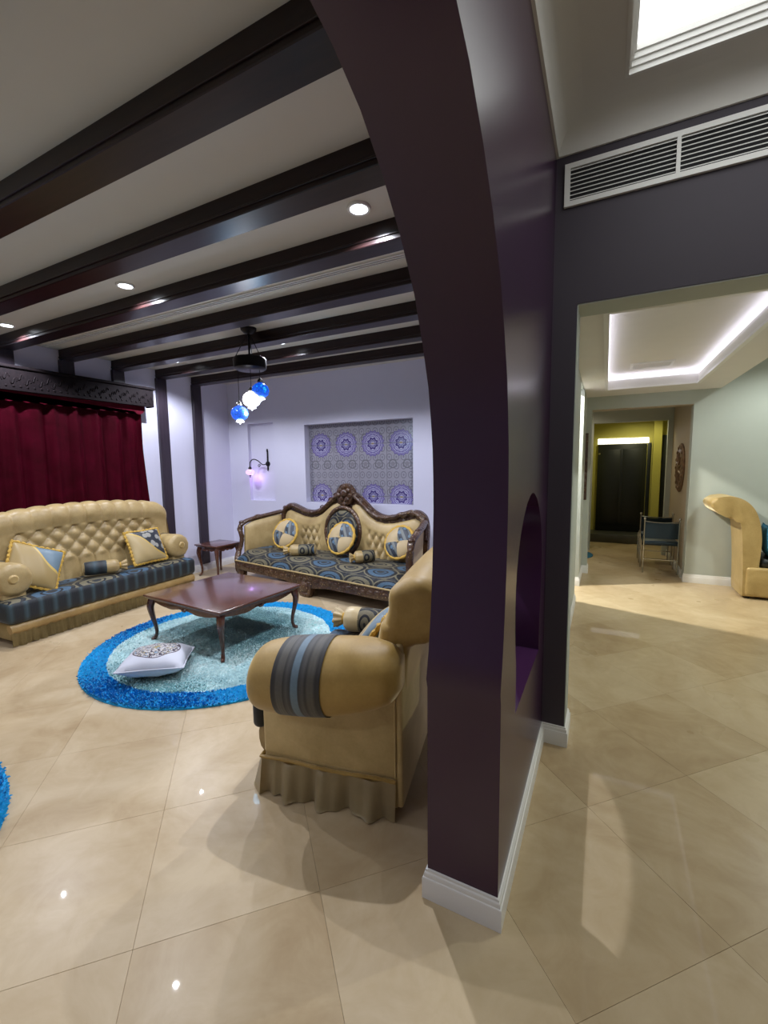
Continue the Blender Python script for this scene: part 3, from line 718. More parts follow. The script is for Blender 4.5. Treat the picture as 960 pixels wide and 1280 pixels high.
# ------------------------------------------------------------------ rolled-arm sofa on the curtain wall
def left_sofa():
    t = thing('tufted_sofa', 'gold velvet tufted camelback sofa with striped seat before the red curtain', 'sofa', (-4.94, 2.77, 0), math.radians(93))
    b = B(); box(b, -0.99, 0.99, -0.27, 0.30, 0.05, 0.205, 0.02); obj('base', b, 'olive_satin', t)
    b = B(); tube(b, [(-1.0 + 0.02*k, -0.283 + 0.003*math.sin(k*0.9), 0.158 + 0.003*math.sin(k*1.7)) for k in range(101)], 0.042, 10, flat=(0.8, 1.1)); obj('base_roll', b, 'ochre_satin', t, smooth=60)
    b = B(); path = [(-1.0 + 2.0*k/60, -0.29) for k in range(61)]; ruffle(b, path, 0.0, 0.130, 0.009, 26, seed=2); obj('skirt', b, 'olive_satin', t, smooth=70)
    b = B(); path = [(0.995, -0.29 + 0.58*k/20) for k in range(21)]; ruffle(b, path, 0.0, 0.150, 0.009, 8, seed=3); obj('skirt', b, 'olive_satin', t, smooth=70)
    b = B(); box(b, -1.02, 1.02, -0.335, 0.12, 0.20, 0.41, 0.055, 4)
    bmesh.ops.subdivide_edges(b, edges=[e for e in b.edges if e.calc_length() > 1.2], cuts=34, use_grid_fill=True)
    for v in b.verts:
        if v.co.y < -0.29: v.co.y += 0.007*math.cos(v.co.x*2*PI/0.118*0.5)**2
        if v.co.z > 0.38: v.co.z += 0.018*max(0, 1-(v.co.x/1.0)**4)*max(0, 1-((v.co.y+0.1)/0.24)**2)
    bmesh.ops.recalc_face_normals(b, faces=b.faces[:])
    for f in b.faces: f.material_index = 0 if f.normal.z > 0.72 else 1
    obj('seat_cushion', b, None, t, smooth=50, mats=['brocade', 'stripe_box'])
    prof = [(0.035, 0.34), (0.060, 0.50), (0.085, 0.66), (0.105, 0.82), (0.115, 0.95), (0.10, 1.05), (0.125, 1.125), (0.19, 1.145), (0.25, 1.09), (0.285, 0.98), (0.275, 0.85), (0.29, 0.55), (0.30, 0.14)]
    def camel(x):
        q = abs(x+0.05)/1.0
        return 1.03 - 0.10*min(1, q)**2.2 - (0.05*max(0, (q-0.90)/0.1)**1.5)
    def tuft(x, s):
        edge = max(0.0, min(1.0, (0.80-abs(x))/0.10))
        if s < 0.28:   a = abs(math.sin(PI*x/0.17))**0.45*0.028
        elif s < 0.62: a = diamond(x, s-0.28, 0.085, 0.085)*0.040
        elif s < 0.98: a = abs(math.sin(PI*(x+0.042)/0.17))**0.5*0.020 + 0.016
        else: a = 0.0
        e2 = 0.028
        return a*edge + e2*(1-edge) if s < 0.98 else 0.0
    b = B(); tufted_back(b, -0.97, 0.97, prof, camel, tuft, 230, 9, True, 0.035); obj('backrest', b, 'champagne_satin', t, smooth=70)
    b = B(); rows = [0.28 + 0.085*k for k in range(5)]
    pts = smooth_path([(p[0], p[1], 0) for p in prof], 30); acc = 0
    for a, c in zip(pts, pts[1:]):
        l = (c-a).length
        for r_i, s in enumerate(rows):
            if acc <= s < acc+l:
                for q in range(-5, 6):
                    x = q*0.17 + (0.085 if r_i % 2 else 0)
                    if abs(x) < 0.76: ball(b, (x, a.x - 0.006, 0.34 + (a.y-0.34)*camel(x)), 0.010, (1, 0.6, 1), 6)
        acc += l
    o = obj('tuft_buttons', b, 'champagne_satin', t); o['kind'] = 'stuff'
    for s in (-1, 1):
        cx = s*0.885
        b = B(); n = 40
        lathe(b, [(0.05, -0.225), (0.11, -0.222), (0.140, -0.205), (0.150, -0.17), (0.146, 0.0), (0.150, 0.22), (0.08, 0.24)], n, at=(cx, 0, 0.575), axis='y', bumps=lambda a, z: 0.02*math.sin(a*12) if z < -0.19 else 0)
        box(b, cx-0.095 + (0.01 if s > 0 else -0.0), cx+0.095, -0.19, 0.26, 0.19, 0.56, 0.03)
        arm = obj('arm', b, 'champagne_satin', t, smooth=60)
        b = B(); lathe(b, [(0.002, -0.236), (0.030, -0.238), (0.042, -0.228), (0.046, -0.215)], 20, at=(cx+s*0.02, 0, 0.585), axis='y'); obj('scroll_boss', b, 'gold_velvet', arm)
        b = B(); lathe(b, [(0.150, 0.06), (0.154, 0.065), (0.154, 0.195), (0.150, 0.20)], 32, at=(cx, 0, 0.575), axis='y'); obj('striped_band', b, 'stripe_band_small', arm)
    return t
left_sofa()

# ------------------------------------------------------------------ carved wooden sofa below the mosaic
def far_sofa():
    t = thing('carved_sofa', 'carved dark wood sofa with brocade seat and tufted back below the mosaic', 'sofa', (-3.10, 4.52, 0), math.radians(-9.5))
    half = [(1.25, 0.16), (1.262, 0.72), (1.245, 0.90), (1.19, 0.985), (1.08, 1.028), (0.93, 0.997), (0.78, 0.954), (0.61, 0.946), (0.46, 0.992), (0.345, 1.075), (0.22, 1.165), (0.13, 1.215)]
    sm = [(p.x, p.y) for p in smooth_path([(a, c, 0) for a, c in half], 5)]
    out = [(x, z) for x, z in sm] + [(-x, z) for x, z in reversed(sm)]
    yb = 0.285; lean = 0.10
    b = B(); prism(b, out, yb, yb+0.045, 'y', 0.008)
    for v in b.verts: v.co.y += lean*(v.co.z-0.2)
    obj('back_frame', b, 'carved_wood', t, smooth=40)
    for s in (-1, 1):    # moulded carved rail following the top
        top = smooth_path([(s*(a-0.03), yb-0.012 + lean*(c-0.2), c-0.03) for a, c in half[1:]], 8)
        b = B(); tube(b, top, 0.050, 10, flat=(0.62, 1.0), up=(0, 1, 0), bumps=lambda a, i: 0.10*math.sin(i*0.9 + a)); obj('top_rail', b, 'carved_wood', t, smooth=60)
        b = B()
        for k, (x, z, r) in enumerate([(1.16, 0.95, .034), (1.06, 0.985, .038), (0.93, 0.955, .026), (0.62, 0.905, .024), (0.40, 0.99, .026), (0.25, 1.10, .032), (0.16, 1.165, .03)]):
            ball(b, (s*x, yb-0.040+lean*(z-0.2), z), r, (1.3, 0.45, 0.8), 8)
            tube(b, [(s*(x + 0.05*math.cos(q)*(1-q/9)), yb-0.036+lean*(z-0.2), z + 0.04*math.sin(q)*(1-q/9)) for q in [0.5*i for i in range(13)]], 0.008, 5)
        o = obj('carved_leaf', b, 'carved_wood', t, smooth=60); o['kind'] = 'stuff'
    b = B()              # crest
    prism(b, [(-0.15, 1.17), (-0.135, 1.235), (-0.10, 1.25), (-0.09, 1.29), (-0.045, 1.30), (-0.03, 1.325), (0.03, 1.325), (0.045, 1.30), (0.09, 1.29), (0.10, 1.25), (0.135, 1.235), (0.15, 1.17), (0.10, 1.06), (0, 1.03), (-0.10, 1.06)], yb+0.035, yb+0.13, 'y', 0.012)
    for x, z, r in [(0, 1.20, .060), (-0.07, 1.235, .034), (0.07, 1.235, .034), (0, 1.285, .034), (-0.10, 1.17, .034), (0.10, 1.17, .034), (-0.045, 1.12, .036), (0.045, 1.12, .036), (0, 1.06, .032)]:
        ball(b, (x, yb+0.035, z), r, (1, 0.55, 1), 10)
    obj('crest', b, 'carved_wood', t, smooth=60)
    inner = [(0.10, 1.035), (0.16, 1.058), (0.225, 1.045), (0.29, 1.005), (0.42, 0.905), (0.52, 0.86), (0.64, 0.842), (0.77, 0.852), (0.98, 0.902), (1.08, 0.925), (1.15, 0.90), (1.19, 0.80)]
    def ztop(x):
        for (a, c), (d, e) in zip(inner, inner[1:]):
            if a <= x <= d: return c + (e-c)*(x-a)/(d-a)
        return inner[0][1] if x < 0.1 else inner[-1][1]
    for s in (-1, 1):
        def f(u, v):
            x = 0.10 + 1.09*u; z = 0.36 + (ztop(x)-0.36)*v; puff = min(1.0, 6*v*(1-v)+0.0)**0.5*min(1.0, 8*u*(1-u))**0.5
            tz = max(0.0, min(1.0, (0.22-abs(x-0.60))/0.08))*max(0.0, min(1.0, (ztop(x)-0.12-z)/0.06))
            q = diamond(x-0.6, z-0.02, 0.055, 0.10)
            d = 0.055*puff*(1-tz) + tz*(0.012 + 0.050*q)
            if v > 0.86 and not tz: d = max(d, 0.0)
            return (s*x, yb-0.004+lean*(z-0.2)-d, z)
        b = B(); grid(b, 90, 44, f); obj('back_upholstery', b, 'champagne_satin', t, smooth=70)
    b = B()
    def g(u, v):
        a = 2*PI*u; x = 0.275*v*math.cos(a); z = 0.70 + 0.285*v*math.sin(a)
        return (x, yb+lean*(z-0.2) - 0.075 - 0.045*(1-v*v)**0.6 if v < 1 else yb+lean*(z-0.2)-0.05, z)
    vs = grid(b, 40, 12, g, closed_u=True); bmesh.ops.remove_doubles(b, verts=b.verts[:], dist=0.0008); obj('oval_upholstery', b, 'brocade_back', t, smooth=70)
    b = B(); tube(b, [(0.295*math.cos(2*PI*k/48), yb-0.055+lean*(0.5+0.31*math.sin(2*PI*k/48)), 0.70+0.31*math.sin(2*PI*k/48)) for k in range(48)], 0.032, 8, closed=True, up=(0, 1, 0), bumps=lambda a, i: 0.08*math.sin(i*1.6)); obj('oval_frame', b, 'carved_wood', t, smooth=60)
    # seat
    b = B(); nX = 60
    def st(u, v):
        x = -1.36 + 2.72*u; y = -0.42 + 0.73*v
        ed = min(1.0, min((x+1.36), (1.36-x))/0.10)
        return (x, y + 0.02*(1-ed), 0.29 + 0.12*max(0.0, min(1.0, v/0.16))**0.5*(0.45+0.55*ed) + 0.012*math.sin(PI*v))
    vs = grid(b, nX, 24, st); fr = [b.verts.new((v.co.x, v.co.y, 0.22)) for v in [c[0] for c in vs]]
    for i in range(nX): b.faces.new((vs[i][0], vs[i+1][0], fr[i+1], fr[i]))
    obj('seat', b, 'brocade', t, smooth=60)
    b = B()
    prism(b, [(-1.37, 0.275), (-1.37, 0.17), (-1.1, 0.155), (-0.7, 0.155), (-0.35, 0.15), (-0.15, 0.12), (0, 0.10), (0.15, 0.12), (0.35, 0.15), (0.7, 0.155), (1.1, 0.155), (1.37, 0.17), (1.37, 0.275)], -0.425, -0.375, 'y', 0.008)
    for k in range(27): ball(b, (-1.30+0.1*k, -0.427, 0.215+0.012*math.sin(k*1.9)), 0.030, (1.5, 0.3, 0.8), 7)
    obj('front_rail', b, 'carved_wood', t, smooth=50)
    b = B(); tube(b, [(-1.36 + 2.72*k/40, -0.432, 0.283) for k in range(41)], 0.010, 6); obj('seat_piping', b, 'champagne_satin', t)
    b = B(); box(b, -1.33, 1.33, -0.375, 0.34, 0.16, 0.245, 0.01); obj('seat_frame', b, 'carved_wood', t)
    for x, y in ((0, -0.40), (-1.30, -0.37), (1.30, -0.37), (-1.2, 0.33), (1.2, 0.33)):
        w = 0.125 if x == 0 else 0.075
        b = B(); prism(b, [(x-w, 0.19), (x+w, 0.19), (x+w*0.92, 0.12), (x+w*0.72, 0.06), (x+w*0.62, 0.0), (x-w*0.62, 0.0), (x-w*0.72, 0.06), (x-w*0.92, 0.12)], y-0.035, y+0.035, 'y', 0.010)
        ball(b, (x, y-0.036, 0.12), w*0.55, (1, 0.3, 0.9), 10); ball(b, (x, y-0.034, 0.03), w*0.5, (1.1, 0.3, 0.5), 8)
        obj('leg', b, 'carved_wood', t, smooth=50)
    # arms
    for s in (-1, 1):
        path = smooth_path([(s*1.235, yb+0.02, 0.90), (s*1.31, 0.12, 0.865), (s*1.38, -0.10, 0.825), (s*1.415, -0.24, 0.775), (s*1.425, -0.285, 0.70), (s*1.405, -0.275, 0.58), (s*1.415, -0.29, 0.46), (s*1.42, -0.33, 0.37), (s*1.375, -0.385, 0.28), (s*1.35, -0.39, 0.22)], 6)
        b = B(); tube(b, path, 0.036, 8, flat=(1.15, 0.85)); ball(b, (s*1.418, -0.25, 0.785), 0.045, (0.9, 1.1, 0.7)); ball(b, (s*1.36, -0.02, 0.86), 0.032, (0.8, 2.2, 0.7)); obj('arm_frame', b, 'carved_wood', t, smooth=60)
        top = [Vector(p) for p in smooth_path([(s*1.225, yb, 0.865), (s*1.29, 0.12, 0.835), (s*1.36, -0.10, 0.795), (s*1.385, -0.235, 0.74)], 8)]
        bot = [Vector(p) for p in smooth_path([(s*1.20, yb, 0.36), (s*1.25, 0.12, 0.36), (s*1.32, -0.10, 0.36), (s*1.375, -0.26, 0.36)], 8)]
        for side, nm in ((-1, 'arm_pad'), (1, 'arm_outer_panel')):
            b = B()
            def pf(u, v):
                i = u*(len(top)-1); k = min(len(top)-2, int(i)); fr = i-k
                p = top[k].lerp(top[k+1], fr); q = bot[k].lerp(bot[k+1], fr); r = q.lerp(p, v)
                e = (max(0.0, 1-(2*u-1)**4)*max(0.0, 1-(2*v-1)**4))**0.5
                return r + Vector((s*side*(0.012+0.04*e*(1 if side < 0 else 0.35)), 0, 0))
            grid(b, 24, 14, pf); obj(nm, b, 'champagne_satin', t, smooth=70)
    return t
far_sofa()

# ------------------------------------------------------------------ armchair in front
def armchair():
    t = thing('velvet_armchair', 'gold velvet armchair with striped band on its rolled arm, beside the purple pier', 'armchair', (-1.155, 1.894, 0), math.radians(-79.6))
    XE = -0.62          # open far end
    b = B(); box(b, XE, 0.36, -0.335, 0.335, 0.03, 0.40, 0.022, 3)
    bmesh.ops.subdivide_edges(b, edges=[e for e in b.edges if e.calc_length() > 0.3], cuts=6, use_grid_fill=True)
    obj('body', b, 'straw_velvet', t, smooth=50)
    b = B(); box(b, 0.30, 0.362, -0.335, 0.338, 0.18, 0.60, 0.018, 3); prism(b, [(-0.325, 0.40), (0.337, 0.40), (0.337, 0.670), (0.2, 0.650), (0.05, 0.615), (-0.12, 0.585), (-0.325, 0.57)], 0.303, 0.3618, 'x', 0.006); obj('arm_panel', b, 'straw_velvet', t, smooth=50)
    b = B(); tube(b, [(XE+0.03, -0.345, 0.25), (-0.30, -0.355, 0.25), (0.15, -0.355, 0.25), (0.33, -0.345, 0.25)], 0.065, 12, flat=(0.5, 1.2)); obj('front_roll', b, 'champagne_satin', t, smooth=60)
    b = B(); box(b, XE, 0.295, -0.385, 0.24, 0.29, 0.45, 0.05, 4); box(b, 0.12, 0.355, -0.405, -0.335, 0.29, 0.45, 0.033, 4)
    for f in b.faces: f.material_index = 0 if f.normal.z > 0.72 else 1
    obj('seat_cushion', b, None, t, smooth=60, mats=['brocade', 'stripe_roll'])
    # rolled arm: bulges mid length, tapers to the back
    cx = 0.385
    rp = smooth_path([(0.03, -0.332, 0.585), (0.085, -0.328, 0.588), (0.125, -0.305, 0.594), (0.145, -0.265, 0.602), (0.155, -0.19, 0.612), (0.160, -0.08, 0.624), (0.160, 0.06, 0.640), (0.148, 0.18, 0.660), (0.132, 0.27, 0.672), (0.112, 0.325, 0.682), (0.070, 0.36, 0.690)], 4)
    def aring(r, y, z0, k0, k1, n):
        out = []
        for k in range(n):
            a = k0 + (k1-k0)*k/(n if abs(k1-k0) > 6.2 else n-1); x = cx + r*1.05*math.cos(a)
            if math.cos(a) < -0.5: x = cx - r*0.75 + (x-(cx - r*0.75))*0.4
            out.append((x, y, z0 + r*1.06*math.sin(a) + 0.004*math.sin(a*5 + y*22)*max(0, y)*3))
        return out
    b = B(); vs = [[b.verts.new(q) for q in aring(p.x, p.y, p.z, 0, 2*PI, 36)] for p in rp]
    for p, q in zip(vs, vs[1:]):
        for k in range(36): b.faces.new((p[k], p[(k+1) % 36], q[(k+1) % 36], q[k]))
    b.faces.new(vs[0]); b.faces.new(vs[-1])
    arm = obj('arm', b, 'amber_velvet', t, smooth=60)
    b = B(); rg = [[b.verts.new(q) for q in aring(p.x+0.004, p.y, p.z, -0.62*PI, 0.66*PI, 30)] for p in rp if -0.175 <= p.y <= 0.07]
    for p, q in zip(rg, rg[1:]):
        for k in range(29): b.faces.new((p[k], p[k+1], q[k+1], q[k]))
    obj('striped_band', b, 'stripe_band', arm, smooth=60)
    # back: leans and rolls over to the rear
    prof = [(0.15, 0.38), (0.20, 0.60), (0.235, 0.75), (0.262, 0.90), (0.275, 1.0), (0.298, 1.09), (0.355, 1.155), (0.44, 1.165), (0.52, 1.11), (0.552, 1.0), (0.525, 0.90), (0.46, 0.845), (0.40, 0.825), (0.372, 0.78), (0.358, 0.60), (0.352, 0.36)]
    def camel(x): return 0.905 - 0.02*min(1.0, abs(x+0.12)/0.5)**2.5
    def tuft(x, s):
        e = max(0.0, min(1.0, (0.36-abs(x+0.12))/0.06))
        if s < 0.55: return 0.03*diamond(x, s, 0.075, 0.085)*e + 0.02*(1-e)
        near = max(0.0, (x-0.15)/0.22)
        if s < 1.3: return 0.006*math.sin(26*s+5*x) * near + 0.004*math.sin(41*s-9*x)*near
        return 0.0
    b = B(); tufted_back(b, XE+0.01, 0.356, prof, camel, tuft, 130, 8, True, 0.07)
    obj('backrest', b, 'amber_velvet', t, smooth=70)
    b = B(); box(b, XE+0.005, 0.366, 0.325, 0.357, 0.05, 0.80, 0.012); obj('rear_panel', b, 'straw_velvet', t, smooth=50)
    foot = []
    for (x0, y0), (x1, y1) in (((XE-0.005, 0.10), (XE-0.005, -0.34)), ((XE-0.005, -0.34), (0.365, -0.34)), ((0.365, -0.34), (0.365, 0.325))):
        n = max(4, int(math.hypot(x1-x0, y1-y0)/0.03)); foot += [(x0+(x1-x0)*k/n, y0+(y1-y0)*k/n) for k in range(n)]
    foot.append((0.365, 0.325))
    b = B(); ruffle(b, foot, 0.0, 0.165, 0.026, 11, seed=7); obj('skirt', b, 'taupe_satin', t, smooth=75)
    b = B(); tube(b, [(x+(0.006 if x > 0.3 else 0), y-(0.006 if y < -0.3 else 0), 0.172 + 0.004*math.sin(i*0.4)) for i, (x, y) in enumerate(foot)], 0.009, 6, bumps=lambda a, i: 0.2*math.sin(i*2.5)); obj('cord', b, 'amber_velvet', t)
    b = B(); tube(b, [(0.364, 0.322, 0.19), (0.366, 0.322, 0.30), (0.365, 0.322, 0.60)], 0.005, 6); obj('seam_piping', b, 'straw_velvet', t)
    return t
armchair()

# ------------------------------------------------------------------ tables
wood_table('coffee_table', 'square reddish-brown wooden coffee table with cabriole legs on the round rug', 1.02, 0.93, 0.43, (-3.075, 2.80, 0.016), math.radians(-4))
wood_table('side_table', 'small brown wooden side table in the corner between the two sofas', 0.46, 0.46, 0.47, (-4.98, 4.46, 0), math.radians(-2))

# ------------------------------------------------------------------ rugs
def rug(label, loc, R, n, seed):
    t = thing('shag_rug', label, 'rug', loc, rotz=seed)
    b = B(); lathe(b, [(R, 0.0), (R, 0.010), (R-0.01, 0.014)], 72); obj('backing', b, 'rug_pile', t)
    rng = np.random.default_rng(seed)
    r = (R-0.005)*np.sqrt(rng.random(n)); a = rng.random(n)*2*PI; x, y = r*np.cos(a), r*np.sin(a)
    # pile lies in swirling tufts
    fl = 2.2*np.sin(3.1*x+1.0)+1.7*np.cos(2.7*y-0.5)+rng.normal(0, 0.9, n); L = rng.uniform(0.012, 0.030, n)
    dx, dy = np.cos(fl)*L, np.sin(fl)*L; h = rng.uniform(0.010, 0.022, n); wx, wy = -np.sin(fl)*0.0045, np.cos(fl)*0.0045
    V = np.empty((n, 4, 3)); z0 = 0.010
    V[:, 0] = np.stack([x-wx, y-wy, np.full(n, z0)], 1); V[:, 1] = np.stack([x+wx, y+wy, np.full(n, z0)], 1)
    V[:, 2] = np.stack([x+dx*0.55+wx*0.9, y+dy*0.55+wy*0.9, z0+h], 1); V[:, 3] = np.stack([x+dx, y+dy, z0+h*0.72], 1)
    me = bpy.data.meshes.new('pile'); me.vertices.add(4*n); me.vertices.foreach_set('co', V.reshape(-1))
    idx = np.arange(n)[:, None]*4; F = np.concatenate([idx+[[0, 1, 2]], idx+[[0, 2, 3]]], 1).reshape(-1)
    me.loops.add(len(F)); me.loops.foreach_set('vertex_index', F.astype(np.int32))
    me.polygons.add(2*n); me.polygons.foreach_set('loop_start', (np.arange(2*n)*3).astype(np.int32))
    me.update(calc_edges=True); me.materials.append(MAT['rug_pile'])
    o = bpy.data.objects.new('pile', me); COL.objects.link(o); o.parent = t; o['kind'] = 'stuff'
    return t
rug('round turquoise shag rug with a bright blue border under the coffee table', (-2.965, 2.70, 0), 1.10, 70000, 1)
rug('bright blue edge of a second round shag rug at the left picture border', (-2.93, -0.10, 0), 1.09, 40000, 2)

# ------------------------------------------------------------------ cushions
def V3(a): return Vector(a).normalized()
pillow('square_cushion', 'camel square cushion with a dark brocade corner by the right sofa arm', 0.43, 0.40, 0.13, 'cornered_camel', 'gold_fringe', (-4.85, 3.27, 0.635), orient((-0.04, 1, 0), (-0.42, 0, 1)), 'cushions on the gold sofa')
pillow('square_cushion', 'camel square cushion with a blue corner tilted against the left sofa arm', 0.43, 0.42, 0.14, 'cornered_blue', 'gold_fringe', (-4.80, 2.10, 0.645), orient((0.20, 0.9, -0.40), (-0.5, 0.25, 1)), 'cushions on the gold sofa')
bolster('small bolster with cream gathered end lying mid seat on the gold sofa', 0.32, 0.072, (-4.79, 2.70, 0.508), (0.45, 1, -0.03), (0, 0, 1), 'bolsters on the sofas', 'stripe_roll')
SOF = 'round cushions on the carved sofa'
round_cushion('round quartered cushion with gold rope edge at the left of the carved sofa', 0.195, 0.11, (-3.85, 4.60, 0.655), orient((1, -0.12, -0.2), (0, 0.45, 1)), SOF)
round_cushion('round quartered cushion leaning before the oval middle of the carved sofa', 0.20, 0.11, (-2.93, 4.56, 0.655), orient((1, -0.1, 0.1), (0, 0.45, 1)), SOF)
round_cushion('round quartered cushion half hidden behind the right carved arm', 0.195, 0.11, (-2.13, 4.57, 0.655), orient((1, -0.1, 0.2), (0, 0.45, 1)), SOF)
bolster('brocade bolster with champagne tail on the left of the carved seat', 0.33, 0.070, (-3.42, 4.42, 0.495), (-1, -0.42, -0.04), (0, 0, 1), 'bolsters on the sofas')
bolster('brocade bolster with champagne tail right of middle on the carved seat', 0.24, 0.070, (-2.49, 4.38, 0.495), (-0.75, -0.7, -0.04), (0, 0, 1), 'bolsters on the sofas')
pillow('square_cushion', 'blue cushion with yellow fringe leaning on the armchair back', 0.34, 0.40, 0.10, 'cornered_blue', 'gold_fringe', (-1.075, 1.955, 0.655), orient((0.18, -0.98, 0.0), (0.62, 0.1, 0.8)), 'cushions on the armchair')
bolster('brown bolster with a knotted end lying on the armchair seat', 0.30, 0.080, (-1.37, 2.43, 0.535), (-0.95, -0.17, 0.0), (0, 0, 1), 'cushions on the armchair', 'brocade_small', 'taupe_satin')
pillow('floor_cushion', 'pale lilac square cushion with a round printed medallion lying on the rug', 0.45, 0.45, 0.19, 'printed_linen', 'printed_linen', (-2.985, 2.035, 0.112), (math.radians(-4), math.radians(2), math.radians(41)), 'cushion on the rug', 0.005, False)

# ------------------------------------------------------------------ curtain and pelmet
t = thing('curtain', 'dark red velvet curtain hanging below the wooden pelmet behind the gold sofa', 'curtain', (XW+0.075, 3.66, 0.0))
b = B()
def cf(u, v):
    y = -3.6 + 3.6*u; z = 0.02 + 2.38*v; k = 1-v
    w = 0.026*math.sin(u*2*PI*17 + 0.7*math.sin(u*9)) + 0.013*math.sin(u*2*PI*31+1)
    edge = max(0.0, (u-0.93)/0.07)
    return (w*(0.6+0.5*k) + 0.005, y + edge*(0.05*k*k*2 - 0.07*max(0, 0.55-abs(v-0.75))), z)
grid(b, 420, 26, cf); bmesh.ops.solidify(b, geom=b.faces[:], thickness=0.004); obj('drape', b, 'red_velvet', t, smooth=70)
b = B(); ol = []
for k in range(181):
    y = -3.6 + 3.6*k/180; ol.append((y, 2.29 - 0.055*abs(math.sin(k/180*PI*24))**0.7))
prism(b, ol + [(0, 2.40), (-3.6, 2.40)], 0.050, 0.056, 'x'); obj('scalloped_valance', b, 'red_velvet', t, smooth=0)
t = thing('pelmet', 'dark carved wooden curtain pelmet box high on the left wall', 'pelmet', (XW, 3.76, 2.45))
b = B(); box(b, 0.155, 0.185, -3.7, 0, -0.115, 0.10, 0.004, 1); obj('front_board', b, 'pelmet_wood', t, smooth=0)
b = B(); box(b, 0.047, 0.205, -3.7, 0.018, 0.10, 0.130, 0.006, 1); obj('top_board', b, 'pelmet_wood', t, smooth=0)
b = B(); box(b, 0.047, 0.156, -0.022, 0, -0.115, 0.10, 0.003, 1); obj('end_board', b, 'pelmet_wood', t, smooth=0)
b = B()
for q in range(60):
    y = -0.03 - 0.06*q
    tube(b, [(0.187, y - 0.055*j/10, 0.03*math.sin(j/10*2*PI) + (0.02 if q % 2 else -0.02)) for j in range(11)], 0.006, 5)
    ball(b, (0.186, y-0.03, -0.07), 0.013, (0.5, 1, 1), 6)
o = obj('carving', b, 'pelmet_wood', t, smooth=60); o['kind'] = 'stuff'

# ------------------------------------------------------------------ pendant with three mosaic globes
t = thing('pendant_lamp', 'mosaic glass pendant lamp with three blue and white globes below the beams', 'lamp', (-3.06, 3.235, ZC))
b = B(); lathe(b, [(0.075, 0.0), (0.072, -0.020), (0.045, -0.045), (0.012, -0.055)], 24); obj('canopy', b, 'black_iron', t)
b = B(); lathe(b, [(0.012, -0.05), (0.010, -0.26)], 10); obj('stem', b, 'black_iron', t)
b = B(); lathe(b, [(0.02, -0.25), (0.07, -0.265), (0.145, -0.275), (0.155, -0.29), (0.150, -0.37), (0.130, -0.385), (0.02, -0.39)], 32); obj('plate', b, 'black_iron', t)
for k in range(3):
    a = k*2*PI/3; b = B(); tube(b, [(0.13*math.cos(a), 0.13*math.sin(a), -0.27), (0.05*math.cos(a), 0.05*math.sin(a), -0.12), (0.01*math.cos(a), 0.01*math.sin(a), -0.055)], 0.004, 6); obj('chain', b, 'black_iron', t)
for (x, y, z), mt, pw, col in (((-0.105, -0.055, -0.790), 'blue_glass', 2.5, (0.2, 0.6, 1.0)), ((0.020, -0.02, -0.665), 'white_glass', 6, (0.9, 0.95, 1.0)), ((0.085, 0.035, -0.580), 'blue_glass', 2.5, (0.2, 0.6, 1.0))):
    b = B(); lathe(b, [(0.022, 0.072), (0.045, 0.064), (0.072, 0.040), (0.084, 0.0), (0.072, -0.040), (0.045, -0.060), (0.028, -0.064)], 28)
    g = obj('glass_globe', b, mt, t, (x, y, z), smooth=60)
    b = B(); lathe(b, [(0.010, 0.115), (0.024, 0.100), (0.030, 0.078), (0.024, 0.068)], 18); obj('neck', b, 'chrome', g)
    b = B(); lathe(b, [(0.028, -0.062), (0.040, -0.080), (0.012, -0.086), (0.004, -0.10)], 18); obj('foot', b, 'white_glass', g)
    b = B(); tube(b, [(x, y, z+0.11), (x, y, -0.385)], 0.003, 6); obj('cord', b, 'black_iron', t)
    light('globe_lamp', 'POINT', (x, y, z-0.13), pw, col, t, 0.05)
# ------------------------------------------------------------------ wall sconce
t = thing('wall_sconce', 'black iron scroll wall sconce with one glowing pink globe in the wall niche', 'lamp', (-4.665, YF+0.06, 1.605))
b = B(); lathe(b, [(0.040, 0.0), (0.038, -0.014), (0.012, -0.022)], 20, axis='y'); box(b, -0.014, 0.014, -0.014, 0, -0.09, 0.20, 0.006); ball(b, (0, -0.012, 0.20), 0.020, (0.8, 0.6, 1.6)); ball(b, (0, -0.012, -0.09), 0.016, (0.8, 0.6, 1.3)); obj('backplate', b, 'black_iron', t)
b = B(); tube(b, smooth_path([(0, -0.02, 0.0), (-0.04, -0.08, -0.01), (-0.09, -0.13, 0.05), (-0.15, -0.16, 0.07), (-0.195, -0.18, 0.03), (-0.205, -0.18, -0.05)], 6), 0.008, 8)
tube(b, [(-0.09 + 0.03*math.cos(q)*(1-q/10), -0.10, -0.03 + 0.03*math.sin(q)*(1-q/10)) for q in [0.5*i for i in range(16)]], 0.005, 6); obj('arm', b, 'black_iron', t, smooth=60)
b = B(); lathe(b, [(0.02, 0.045), (0.040, 0.038), (0.062, 0.018), (0.066, 0.0), (0.058, -0.022), (0.036, -0.040), (0.02, -0.044)], 26); g = obj('glass_globe', b, 'pink_glass', t, (-0.205, -0.18, -0.125), smooth=60)
b = B(); lathe(b, [(0.010, 0.085), (0.022, 0.07), (0.026, 0.05), (0.020, 0.042)], 16); obj('neck', b, 'black_iron', g)
b = B(); lathe(b, [(0.020, -0.042), (0.016, -0.055), (0.006, -0.065), (0.008, -0.078), (0.003, -0.088)], 16); obj('finial', b, 'black_iron', g)
light('sconce_lamp', 'POINT', (-0.205, -0.10, -0.22), 0.9, (0.62, 0.36, 1.0), t, 0.04)

